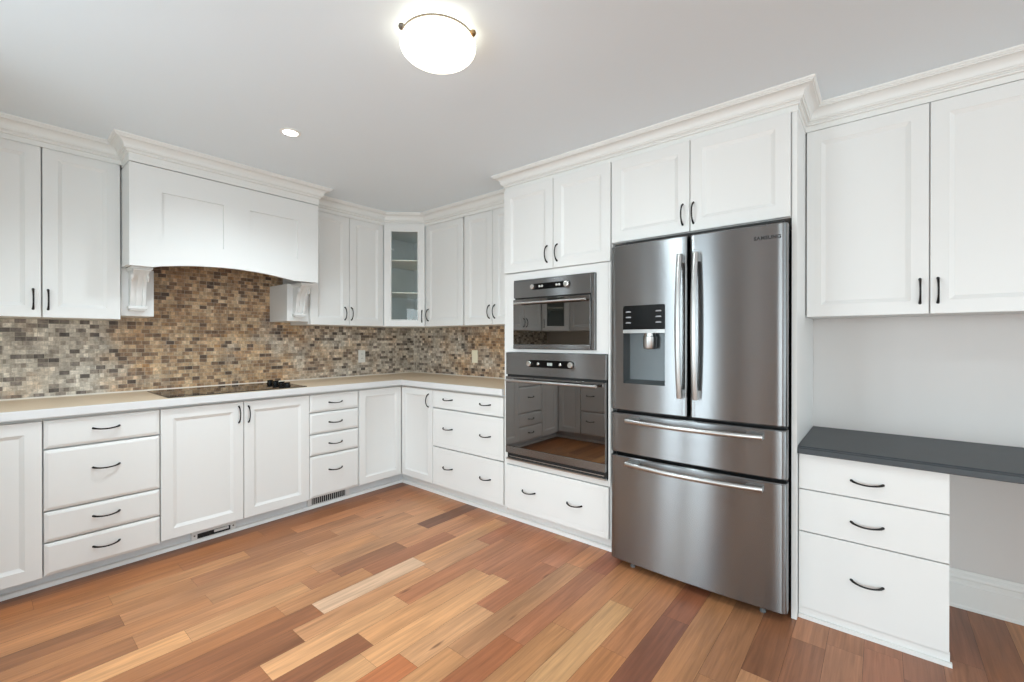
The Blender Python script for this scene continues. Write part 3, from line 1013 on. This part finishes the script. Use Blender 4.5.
def corbel(cx):
    w = 0.036
    yb = -0.321
    # scroll side profile (y out, z): big volute at the top tapering to the foot
    def front(z):
        s = (z - 1.428) / (1.640 - 1.428)
        return -(0.030 + 0.020 * s + 0.090 * max(0, s) ** 2.2 + 0.012 * math.sin(s * PI * 2.0))
    zs = [1.440 + (1.640 - 1.440) * i / 20 for i in range(21)]
    mb = MB()
    def strip(x0, x1, off):
        poly = [(yb, zs[0])] + [(yb + front(z) + off, z) for z in zs] + [(yb, zs[-1])]
        mb.prism_x(poly, x0, x1)
    strip(cx - w, cx - w + 0.016, 0.0)
    strip(cx - w + 0.016, cx - 0.008, 0.009)
    strip(cx - 0.008, cx + 0.008, 0.004)
    strip(cx + 0.008, cx + w - 0.016, 0.009)
    strip(cx + w - 0.016, cx + w, 0.0)
    o = t.part('corbel', mb, M['cab'], angle=35)
    cap = MB().box(cx - w - 0.012, cx + w + 0.012, yb - 0.165, yb, 1.649, 1.6625)
    cap.box(cx - w - 0.006, cx + w + 0.006, yb - 0.157, yb, 1.640, 1.649)
    t.part('cap', cap, M['cab'], o, bevel=0.002)
    ft = MB().box(cx - w - 0.008, cx + w + 0.008, yb - 0.048, yb, 1.424, 1.441)
    ft.box(cx - w - 0.002, cx + w + 0.002, yb - 0.040, yb, 1.414, 1.424)
    t.part('foot_block', ft, M['cab'], o, bevel=0.002)
    for sx in (-1, 1):
        sc = MB().lathe((cx + sx * w, yb - 0.095, 1.606), (sx, 0, 0), [(0.024, -0.004), (0.024, 0.003), (0.020, 0.006), (0.012, 0.005), (0.010, 0.008), (0.003, 0.009)], 18)
        t.part('scroll', sc, M['cab'], o)
corbel(-2.306)
corbel(-1.352)

# ------------------------------------------------------------------ countertop
t = Thing('countertop', 'A', (-1.83, -0.3, 0.863), 'beige laminate countertop with white front edge round the corner', 'countertop')
EZ0, EZ1 = 0.863, 0.905
CF = -0.635
LX = -3.66 + 0.635
poly = [(-3.655, TILE), (-3.655, -1.515), (LX - 0.004, -1.515), (LX - 0.004, CF + 0.004), (CF + 0.004, CF + 0.004), (CF + 0.004, -1.7645), (TILE, -1.7645), (TILE, TILE)]
t.part('top', MB().prism_z(poly, EZ0 + 0.001, EZ1), M['counter'], smooth=False)
edge = sweep([(LX - 0.004, -1.515), (LX - 0.004, CF + 0.004), (CF + 0.004, CF + 0.004), (CF + 0.004, -1.7645)],
             [(0.0, EZ0), (0.003, EZ0), (0.004, EZ0 + 0.003), (0.004, EZ1 - 0.003), (0.003, EZ1 + 0.0003), (0.0, EZ1 + 0.0006), (-0.012, EZ1 + 0.0006), (-0.012, EZ0)])
eo = t.part('edge_band', edge, M['counter_edge'], smooth=False)
eo['label'] = 'white front edge of the countertop'
ck = sweep([(-3.64, TILE), (TILE, TILE), (TILE, -1.7645)], [(0.0, EZ1), (0.006, EZ1), (0.0045, EZ1 + 0.004), (0.0, EZ1 + 0.008)])
t.part('caulk_bead', ck, M['caulk'])

# ------------------------------------------------------------------ cooktop
t = Thing('cooktop', 'A', (-1.81, -0.34, 0.9055), 'black glass electric cooktop set in the counter under the hood', 'cooktop')
def rrect(x0, x1, y0, y1, r, n=5):
    pts = []
    for cx, cy, a0 in ((x1 - r, y1 - r, 0), (x0 + r, y1 - r, PI / 2), (x0 + r, y0 + r, PI), (x1 - r, y0 + r, 1.5 * PI)):
        for k in range(n + 1):
            a = a0 + PI / 2 * k / n
            pts.append((cx + r * math.cos(a), cy + r * math.sin(a)))
    return pts
t.part('glass_top', MB().prism_z(rrect(-2.212, -1.400, -0.580, -0.088, 0.010), 0.9060, 0.9110), M['glass_black'], bevel=0.001)
for cx, cy, r in ((-2.02, -0.45, 0.105), (-2.03, -0.21, 0.075), (-1.70, -0.45, 0.080), (-1.70, -0.20, 0.100)):
    mb = MB()
    seg = 40
    mb.rings([[(cx + rr * math.cos(2 * PI * k / seg), cy + rr * math.sin(2 * PI * k / seg), zz) for k in range(seg)] for rr, zz in ((r, 0.9110), (r, 0.9113), (r - 0.003, 0.9113), (r - 0.003, 0.9110))], cap0=False, cap1=False)
    t.part('burner_ring', mb, M['fridge_side'])
for k, cy in enumerate((-0.175, -0.275, -0.375, -0.465)):
    mb = MB().lathe((-1.492, cy, 0.911), (0, 0, 1), [(0.024, 0), (0.024, 0.004), (0.020, 0.007), (0.0195, 0.018), (0.017, 0.020)], 24)
    kn = t.part('knob', mb, M['panel_black'])
    t.part('grip', MB().box(-1.512, -1.472, cy - 0.004, cy + 0.004, 0.9305, 0.937), M['panel_black'], kn, bevel=0.0015)

# ------------------------------------------------------------------ wall ovens
def pill_xz(x0, x1, z0, z1, y0, y1, n=8):
    r = (z1 - z0) / 2
    pts = [(x1 - r + r * math.sin(PI * k / n), z0 + r - r * math.cos(PI * k / n)) for k in range(n + 1)]
    pts += [(x0 + r - r * math.sin(PI * k / n), z1 - r + r * math.cos(PI * k / n)) for k in range(n + 1)]
    return MB().prism_y(pts, y0, y1)
def bar_handle(t, parent, x0, x1, z, yf, out, r, m):
    mb = MB()
    n = 20
    path = [(x0 + (x1 - x0) * i / n, yf - out, z) for i in range(n + 1)]
    mb.tube(path, r, 12)
    for x in (x0 + 0.03, x1 - 0.03):
        mb.tube([(x, yf + 0.001, z), (x, yf - out, z)], r * 0.8, 10)
    return t.part('handle', mb, m, parent)
def knob(t, parent, x, z, yf, r, h):
    mb = MB().lathe((x, yf, z), (0, -1, 0), [(r, -0.001), (r, h * 0.5), (r * 0.9, h * 0.9), (r * 0.8, h), (r * 0.4, h + 0.0005)], 20)
    return t.part('knob', mb, M['knob_steel'], parent)

t = Thing('wall_oven', 'B', (2.171, -0.35, 0.437), 'large lower steel wall oven with mirrored black glass door', 'oven')
OX0, OX1 = 1.797, 2.543
t.part('body', MB().box(OX0 + 0.01, OX1 - 0.01, -0.598, -0.05, 0.4375, 1.155), M['fridge_side'])
pf = -0.634
cp = t.part('control_panel', MB().box(OX0, OX1, pf, -0.6125, 1.011, 1.157), M['steel'], bevel=0.0025)
t.part('display_strip', pill_xz(1.980, 2.334, 1.066, 1.112, pf - 0.0025, pf), M['panel_black'], cp)
for x, r in ((2.000, 0.019), (2.070, 0.010), (2.236, 0.010), (2.312, 0.019)):
    knob(t, cp, x, 1.089, pf - 0.0025, r, 0.016 if r > 0.015 else 0.008)
dg = MB()
for k in range(4):
    dg.box(2.138 + k * 0.010, 2.145 + k * 0.010, pf - 0.0031, pf - 0.0025, 1.080, 1.098)
t.part('display_digits', dg, M['lcd'], cp)
t.part('gap_strip', MB().box(OX0 + 0.004, OX1 - 0.004, -0.622, -0.6125, 0.998, 1.011), M['gap'])
dr = t.part('door', MB().box(OX0 + 0.002, OX1 - 0.002, -0.640, -0.6125, 0.534, 0.998), M['oven_glass'], bevel=0.002)
t.part('bottom_rail', MB().box(OX0 + 0.002, OX1 - 0.002, -0.641, -0.6125, 0.487, 0.5335), M['steel'], dr, bevel=0.002)
bar_handle(t, dr, 1.835, 2.505, 0.976, -0.640, 0.040, 0.0085, M['chrome'])
vt = MB().box(OX0 + 0.002, OX1 - 0.002, -0.618, -0.6125, 0.440, 0.485)
t.part('vent_recess', vt, M['gap'])
vl = MB()
vl.box(OX0 + 0.002, OX1 - 0.002, -0.636, -0.618, 0.4405, 0.449)
vl.box(OX0 + 0.02, OX1 - 0.02, -0.6215, -0.6175, 0.458, 0.462)
t.part('vent_louver', vl, M['chrome'])

t = Thing('wall_oven', 'B', (2.166, -0.35, 1.181), 'smaller upper built-in oven with mirrored glass door', 'oven')
MX0, MX1 = 1.864, 2.468
t.part('body', MB().box(MX0 + 0.01, MX1 - 0.01, -0.598, -0.05, 1.1815, 1.630), M['fridge_side'])
tr = MB()
tr.box(MX0, MX1, -0.632, -0.6125, 1.624, 1.634)
tr.box(MX1 - 0.022, MX1, -0.632, -0.6125, 1.182, 1.624)
t.part('trim_frame', tr, M['steel'], bevel=0.0015)
pf = -0.634
cp = t.part('control_panel', MB().box(MX0, MX1 - 0.0225, pf, -0.6125, 1.515, 1.6235), M['steel'], bevel=0.002)
t.part('display_strip', pill_xz(2.006, 2.306, 1.562, 1.600, pf - 0.0025, pf), M['panel_black'], cp)
for x, r in ((2.026, 0.017), (2.080, 0.009), (2.100, 0.009), (2.210, 0.009), (2.230, 0.009), (2.282, 0.020)):
    knob(t, cp, x, 1.581, pf - 0.0025, r, 0.014 if r > 0.015 else 0.006)
t.part('gap_strip', MB().box(MX0 + 0.003, MX1 - 0.024, -0.622, -0.6125, 1.506, 1.515), M['gap'])
dr = t.part('door', MB().box(MX0 + 0.001, MX1 - 0.0235, -0.640, -0.6125, 1.2125, 1.506), M['oven_glass'], bevel=0.002)
t.part('bottom_rail', MB().box(MX0 + 0.001, MX1 - 0.0235, -0.641, -0.6125, 1.183, 1.212), M['steel'], dr, bevel=0.002)
bar_handle(t, dr, 1.898, 2.430, 1.478, -0.640, 0.034, 0.0070, M['chrome'])

# ------------------------------------------------------------------ fridge
t = Thing('fridge', 'B', (3.016, -0.36, 0), 'stainless french-door fridge with two lower drawers and ice dispenser', 'fridge')
RX0, RX1 = 2.594, 3.431
RC, RH = (RX0 + RX1) / 2, (RX1 - RX0) / 2
def fy(x):
    return -(0.682 + 0.015 * (1 - ((x - RC) / RH) ** 2))
t.part('body', MB().box(RX0 + 0.008, RX1 - 0.008, -0.600, -0.03, 0.035, 1.748), M['fridge_side'], bevel=0.004)
t.part('gasket', MB().box(RX0 + 0.012, RX1 - 0.012, -0.622, -0.6005, 0.072, 1.744), M['gap'])
YD = -0.6225
def edge_profile(x0, x1, rl, rr, n=22):
    """front plan curve with rounded outer corners, from back-left to back-right"""
    pts = [(x0, YD)]
    def corner(xe, r, sgn):
        out = []
        for k in range(7):
            a = PI / 2 * k / 6
            xc = xe + sgn * r
            x = xc - sgn * r * math.cos(a)
            out.append((x, fy(x) + r * 0.8 * (1 - math.sin(a))))
        return out
    L = corner(x0, rl, 1)
    Rr = corner(x1, rr, -1)[::-1]
    xa, xb = x0 + rl, x1 - rr
    midp = [(xa + (xb - xa) * i / n, fy(xa + (xb - xa) * i / n)) for i in range(1, n)]
    return pts + L + midp + Rr + [(x1, YD)]
def door_piece(name, x0, x1, rl, rr, z0, z1, hole=None):
    prof = edge_profile(x0, x1, rl, rr)
    if hole:
        xs = set(round(p[0], 6) for p in prof)
        extra = [(h, fy(h)) for h in hole[:2] if h not in xs]
        prof = sorted(prof[1:-1] + extra, key=lambda p: p[0])
        prof = [(x0, YD)] + prof + [(x1, YD)]
    b = 0.005
    zs = [z0 + b, z1 - b] if not hole else [z0 + b, hole[2], hole[3], z1 - b]
    mb = MB()
    n = len(prof)
    def ring(z, ins):
        out = []
        for i, (x, y) in enumerate(prof):
            out.append((x if ins == 0 else RC + 0 * x + (x - RC), y + ins if 0 < i < n - 1 else y, z))
        return out
    rows = [ring(z0, b)] + [ring(z, 0) for z in zs] + [ring(z1, b)]
    v = [p for r in rows for p in r]
    f = []
    for k in range(len(rows) - 1):
        for i in range(n - 1):
            if hole and k == 2:
                xm = (prof[i][0] + prof[i + 1][0]) / 2
                if hole[0] < xm < hole[1] and 0 < i < n - 2:
                    continue
            f.append((k * n + i, k * n + i + 1, (k + 1) * n + i + 1, (k + 1) * n + i))
        f.append((k * n + n - 1, k * n, (k + 1) * n, (k + 1) * n + n - 1))
    f.append(tuple(reversed(range(n))))
    f.append(tuple((len(rows) - 1) * n + i for i in range(n)))
    mb.add(v, f)
    return t.part(name, mb, M['steel'], angle=28)
DX0, DX1, DZ0, DZ1 = 2.674, 2.904, 1.008, 1.422
dl = door_piece('door', RX0, 3.014, 0.026, 0.010, 0.862, 1.752, (DX0, DX1, DZ0, DZ1))
dr = door_piece('door', 3.029, RX1, 0.010, 0.026, 0.862, 1.752)
d1 = door_piece('drawer', RX0, RX1, 0.026, 0.026, 0.631, 0.846)
d2 = door_piece('drawer', RX0, RX1, 0.026, 0.026, 0.046, 0.614)
# dispenser
yfr = fy((DX0 + DX1) / 2)
hs = MB()
yb = -0.632
def fr(x):
    return fy(x)
q = [(DX0, DZ0), (DX1, DZ0), (DX1, DZ1), (DX0, DZ1)]
hs.add([(x, fr(x) + 0.0002, z) for x, z in q] + [(x + (0.012 if x == DX0 else -0.012), yb, z + (0.02 if z == DZ0 else -0.002)) for x, z in q],
       [(0, 1, 5, 4), (1, 2, 6, 5), (2, 3, 7, 6), (3, 0, 4, 7), (4, 5, 6, 7)])
ds = t.part('dispenser', hs, M['disp'], dl, smooth=False)
pn = MB()
def curved_plate(x0, x1, z0, z1, off, th, r=0.0, n=10):
    """a plate following the door curve, off = proud of the door face"""
    m = MB()
    rows = []
    pts = []
    for i in range(n + 1):
        x = x0 + (x1 - x0) * i / n
        rz = 0
        if r > 0:
            dx = min(x - x0, x1 - x)
            rz = r - math.sqrt(max(0, r * r - max(0, r - dx) ** 2)) if dx < r else 0
        pts.append((x, rz))
    fr0 = [(x, fy(x) - off, z0) for x, rz in pts] + [(x, fy(x) - off, z1 - rz) for x, rz in reversed(pts)]
    bk = [(x, fy(x) - off + th, z0) for x, rz in pts] + [(x, fy(x) - off + th, z1 - rz) for x, rz in reversed(pts)]
    m.rings([bk, fr0])
    return m
t.part('control_panel', curved_plate(DX0 - 0.001, DX1 + 0.001, 1.296, 1.423, 0.0015, 0.02, 0.012, 24), M['panel_black'], dl)
t.part('trim_strip', curved_plate(DX0 - 0.001, DX1 + 0.001, 1.277, 1.2955, 0.003, 0.02), M['disp_steel'], dl)
for z in (1.387, 1.358, 1.329):
    for x in (2.690, 2.856):
        t.part('button', curved_plate(x, x + 0.030, z, z + 0.007, 0.0022, 0.001, 0.003, 6), M['mark'], dl)
nz = MB()
nx = 2.812
nz.lathe((nx, -0.662, 1.277), (0, 0, -1), [(0.030, 0), (0.030, 0.018), (0.036, 0.020), (0.034, 0.070), (0.030, 0.082), (0.012, 0.084)], 20)
t.part('nozzle', nz, M['nozzle'], dl)
# handles
def vhandle(x, parent):
    mb = MB()
    n = 22
    z0, z1 = 0.955, 1.660
    rings = []
    for i in range(n + 1):
        s = -1 + 2 * i / n
        z = (z0 + z1) / 2 + s * (z1 - z0) / 2
        yc = fy(x) - 0.030 - 0.030 * (1 - s * s)
        w, d = 0.0135, 0.010
        rings.append([(x + w * math.cos(2 * PI * k / 14), yc + d * math.sin(2 * PI * k / 14), z) for k in range(14)])
    mb.rings(rings)
    for z in (z0 + 0.022, z1 - 0.022):
        mb.box(x - 0.011, x + 0.011, fy(x) - 0.034, fy(x) + 0.002, z - 0.02, z + 0.02)
    t.part('handle', mb, M['chrome'], parent, angle=40)
vhandle(2.987, dl)
vhandle(3.062, dr)
def hhandle(z, parent):
    mb = MB()
    n = 28
    x0, x1 = 2.700, 3.345
    rings = []
    for i in range(n + 1):
        s = -1 + 2 * i / n
        x = (x0 + x1) / 2 + s * (x1 - x0) / 2
        yc = fy(x) - 0.028 - 0.026 * (1 - s * s)
        w, d = 0.0125, 0.010
        rings.append([(x, yc + d * math.sin(2 * PI * k / 14), z + w * math.cos(2 * PI * k / 14)) for k in range(14)])
    mb.rings(rings)
    for x in (x0 + 0.035, x1 - 0.035):
        mb.box(x - 0.034, x + 0.034, fy(x) - 0.031, fy(x) + 0.002, z - 0.0105, z + 0.0105)
    t.part('handle', mb, M['chrome'], parent, angle=40)
    for x in (x0 + 0.002, x1 - 0.066):
        t.part('mount_plate', curved_plate(x, x + 0.064, z - 0.004, z + 0.024, 0.0025, 0.006), M['steel'], parent)
hhandle(0.812, d1)
hhandle(0.583, d2)
t.part('base_shade_grille', MB().box(RX0 + 0.02, RX1 - 0.02, -0.610, -0.5905, 0.012, 0.0715), M['gap'])  # black front under the drawers, its colour also standing for contact shade
for x in (2.70, 3.33):
    t.part('foot', MB().lathe((x, -0.622, 0), (0, 0, 1), [(0.013, 0.0005), (0.013, 0.010), (0.009, 0.013), (0.009, 0.045)], 16), M['foot'])
for x in (2.61, 3.35):
    t.part('hinge', MB().box(x, x + 0.07, -0.66, -0.60, 1.7525, 1.762), M['gap'])
fc = bpy.data.curves.new('lettering', 'FONT')
fc.body = 'SAMSUNG'
fc.size = 0.0212
fc.extrude = 0.0006
fc.offset = 0.0009
fc.space_character = 1.12
ft_ = bpy.data.objects.new('lettering_curve', fc)
me_ = bpy.data.meshes.new_from_object(ft_)
me_.name = 'lettering'
me_.materials.clear()
me_.materials.append(M['logo'])
fo = bpy.data.objects.new('lettering', me_)
C.objects.link(fo)
bpy.data.objects.remove(ft_)
fo.parent = dr
lx = 3.305
sl = math.atan2(fy(lx + 0.1) - fy(lx), 0.1)
fo.location = (lx - 3.016, fy(lx) - 0.0008 + 0.36, 1.686)
fo.rotation_euler = (PI / 2, 0, sl)

# ------------------------------------------------------------------ outlets
def outlet(run, cx, cz, m, label, duplex):
    t = Thing('wall_outlet', run, (cx, TILE, cz), label, 'outlet')
    w, h = 0.035, 0.058
    mb = MB()
    R = lambda d, y: rect(cx - w + d, cx + w - d, cz - h + d, cz + h - d, y)
    mb.rings([R(0, -0.0082), R(0, -0.011), R(0.004, -0.0135)])
    pl = t.part('cover_plate', mb, m)
    for z in ((cz - 0.020, cz + 0.020) if duplex else (cz,)):
        hh = 0.0145 if duplex else 0.033
        rr = MB().prism_y([(cx - 0.0155, z - hh), (cx + 0.0155, z - hh), (cx + 0.0155, z + hh), (cx - 0.0155, z + hh)], -0.0155, -0.0132)
        rc = t.part('socket' if duplex else 'rocker', rr, m, bevel=0.001)
        if duplex:
            sl_ = MB()
            for dx in (-0.006, 0.006):
                sl_.box(cx + dx - 0.0012, cx + dx + 0.0012, -0.0158, -0.0154, z - 0.003, z + 0.006)
            t.part('slot', sl_, M['slot'], rc)
outlet('A', -0.615, 1.088, M['plate_white'], 'white double socket outlet on back tile left of corner', True)
outlet('B', 0.890, 1.090, M['plate_ivory'], 'ivory switch plate on right tiled wall near the ovens', False)

# ------------------------------------------------------------------ toe kick vents
t = Thing('toe_kick_vent', 'A', (-1.97, TK, 0.02), 'white toe kick vent with open dark slot under cooktop doors', 'vent')
vy = TK - 0.0005
mb = MB()
mb.box(-2.085, -1.845, vy - 0.017, vy - 0.001, 0.055, 0.088)
mb.box(-2.085, -2.055, vy - 0.017, vy - 0.001, 0.020, 0.055)
mb.box(-1.875, -1.845, vy - 0.017, vy - 0.001, 0.020, 0.055)
t.part('frame', mb, M['vent'], bevel=0.0015)
t.part('opening', MB().box(-2.055, -1.875, vy - 0.010, vy - 0.001, 0.020, 0.055), M['slot'])
t.part('loose_flap', MB().box(-1.965, -1.885, vy - 0.016, vy - 0.0105, 0.036, 0.050), M['vent'])
for x in (-2.070, -1.860):
    t.part('screw', MB().lathe((x, vy - 0.017, 0.046), (0, -1, 0), [(0.005, 0), (0.004, 0.002), (0.001, 0.0025)], 12), M['nickel'])
t = Thing('toe_kick_vent', 'A', (-1.21, TK, 0.02), 'slatted white toe kick vent under the narrow drawer cabinet', 'vent')
mb = MB()
mb.box(-1.375, -1.045, vy - 0.016, vy - 0.001, 0.078, 0.088)
mb.box(-1.375, -1.045, vy - 0.016, vy - 0.001, 0.0195, 0.027)
mb.box(-1.375, -1.345, vy - 0.016, vy - 0.001, 0.027, 0.078)
mb.box(-1.075, -1.045, vy - 0.016, vy - 0.001, 0.027, 0.078)
t.part('frame', mb, M['vent'], bevel=0.001)
t.part('opening', MB().box(-1.345, -1.075, vy - 0.006, vy - 0.001, 0.027, 0.078), M['slot'])
mb = MB()
for k in range(17):
    x = -1.338 + k * 0.0158
    mb.add([(x, vy - 0.015, 0.027), (x + 0.003, vy - 0.015, 0.027), (x + 0.010, vy - 0.006, 0.027), (x + 0.007, vy - 0.006, 0.027),
            (x, vy - 0.015, 0.078), (x + 0.003, vy - 0.015, 0.078), (x + 0.010, vy - 0.006, 0.078), (x + 0.007, vy - 0.006, 0.078)],
           [(0, 3, 2, 1), (4, 5, 6, 7), (0, 1, 5, 4), (1, 2, 6, 5), (2, 3, 7, 6), (3, 0, 4, 7)])
t.part('slats', mb, M['vent'])

# ------------------------------------------------------------------ ceiling lights
t = Thing('ceiling_light', 'A', (-1.842, -2.504, CEIL), 'lit frosted glass bowl light with brass finials on ceiling', 'light')
lc = (-1.842, -2.504)
t.part('mount_pan', MB().lathe((*lc, CEIL - 0.0005), (0, 0, -1), [(0.050, 0), (0.052, 0.004), (0.048, 0.018), (0.030, 0.022)], 48), M['plate_white'])
R0 = 0.126
bw = [(0.124, 0.026), (0.131, 0.034), (0.1355, 0.044)]
for k in range(1, 15):
    a = PI / 2 * k / 14
    bw.append((max(0.002, 0.136 * math.cos(a)), 0.050 + 0.057 * math.sin(a)))
t.part('glass_bowl', MB().lathe((*lc, CEIL), (0, 0, -1), bw, 56), M['bowl'])
rg = MB()
seg = 56
rg.rings([[(lc[0] + r * math.cos(2 * PI * k / seg), lc[1] + r * math.sin(2 * PI * k / seg), z) for k in range(seg)] for r, z in
          ((R0, CEIL - 0.026), (R0 + 0.004, CEIL - 0.026), (R0 + 0.004, CEIL - 0.022), (R0 - 0.002, CEIL - 0.022), (R0 - 0.002, CEIL - 0.026), (R0, CEIL - 0.026))], cap0=False, cap1=False)
t.part('rim_ring', rg, M['nickel'])
for ang, m in ((166, 'nickel'), (-71, 'brass'), (47, 'brass')):
    a = math.radians(ang)
    x, y = lc[0] + (R0 + 0.013) * math.cos(a), lc[1] + (R0 + 0.013) * math.sin(a)
    t.part('finial', MB().lathe((x, y, CEIL - 0.024), (0, 0, -1), [(0.006, 0), (0.010, 0.003), (0.012, 0.009), (0.010, 0.016), (0.005, 0.020), (0.001, 0.022)], 16), M[m])

lb = bpy.data.lights.new('bulb', 'POINT')
lb.energy, lb.color, lb.shadow_soft_size = 90.0, (0.93, 0.97, 0.98), 0.03
lbo = bpy.data.objects.new('bulb', lb)
C.objects.link(lbo)
lbo.location = (*lc, CEIL - 0.038)
bd = bpy.data.lights.new('bowl_glow', 'AREA')
bd.shape, bd.size, bd.energy, bd.color = 'DISK', 0.24, 7, (0.82, 0.965, 1.01)
bdo = bpy.data.objects.new('bowl_glow', bd)
C.objects.link(bdo)
bdo.location = (*lc, CEIL - 0.112)

def recessed(x, y, label, watts):
    t = Thing('recessed_light', 'A', (x, y, CEIL), label, 'light', 'recessed ceiling lights')
    mb = MB()
    mb.rings([[(x + r * math.cos(2 * PI * k / 36), y + r * math.sin(2 * PI * k / 36), z) for k in range(36)] for r, z in
              ((0.036, CEIL - 0.0005), (0.052, CEIL - 0.0005), (0.052, CEIL - 0.003), (0.038, CEIL - 0.006), (0.036, CEIL - 0.0005))], cap0=False, cap1=False)
    t.part('trim_ring', mb, M['plate_white'])
    ls = bpy.data.lights.new('downlight', 'SPOT')
    ls.energy, ls.color, ls.spot_size, ls.spot_blend, ls.shadow_soft_size = watts, (0.85, 0.965, 1.02), math.radians(150), 1.0, 0.06
    lso = bpy.data.objects.new('downlight', ls)
    C.objects.link(lso)
    lso.location = (x, y, CEIL - 0.02)
    t.part('lens', MB().lathe((x, y, CEIL - 0.0005), (0, 0, -1), [(0.0355, 0), (0.0355, 0.003), (0.02, 0.0045)], 32), M['lens'])
recessed(-1.838, -1.303, 'small round lit recessed light in ceiling before the hood', 66)
recessed(-2.95, -1.60, 'added unseen recessed light in ceiling over the left counter', 54)  # lamp added out of view to raise the overall brightness
recessed(-1.84, -4.30, 'added unseen recessed light in ceiling behind the camera, nearer the desk', 26)  # extra lamp put behind the camera for more light
recessed(-3.00, -4.30, 'added unseen recessed light in ceiling behind the camera, away from the desk', 36)  # second extra lamp behind the camera, also added as fill

# ------------------------------------------------------------------ left run (beside the camera; seen mirrored in the ovens)
t = Thing('base_cabinet', 'L', (-0.78, -0.3, 0.092), 'white base cabinet with plain door on left wall, seen mirrored in oven', 'cabinet', g_base)
t.part('carcass', carcass_mb(-0.930, -0.612, CB, WB, ZB0, ZB1), M['cab'])
add_door(t, -0.928, -0.614, 0.098, 0.846, FB)
t = Thing('drawer_cabinet', 'L', (-1.31, -0.3, 0.092), 'white three-drawer cabinet on left wall, seen mirrored in oven', 'cabinet', g_base)
t.part('carcass', carcass_mb(-1.50, -0.9325, CB, WB, ZB0, ZB1), M['cab'])
for a, b in ((0.712, 0.845), (0.380, 0.704), (0.100, 0.372)):
    add_drawer(t, -1.498, -0.935, a, b, FB, [-1.07, -1.36], (a + b) / 2 + 0.03)
t = Thing('wall_cabinet', 'L', (-0.99, -0.16, 1.36), 'white single-door wall cabinet on left wall, seen mirrored in upper oven', 'cabinet', g_up)
t.part('carcass', carcass_mb(-1.40, -0.608, CU, TILE, ZU0 + 0.002, 2.266), M['cab'])
add_door(t, -0.99, -0.612, ZU0, ZU1, FU, -0.93, 1.46)
add_door(t, -1.398, -0.994, ZU0, ZU1, FU, -1.03, 1.46)
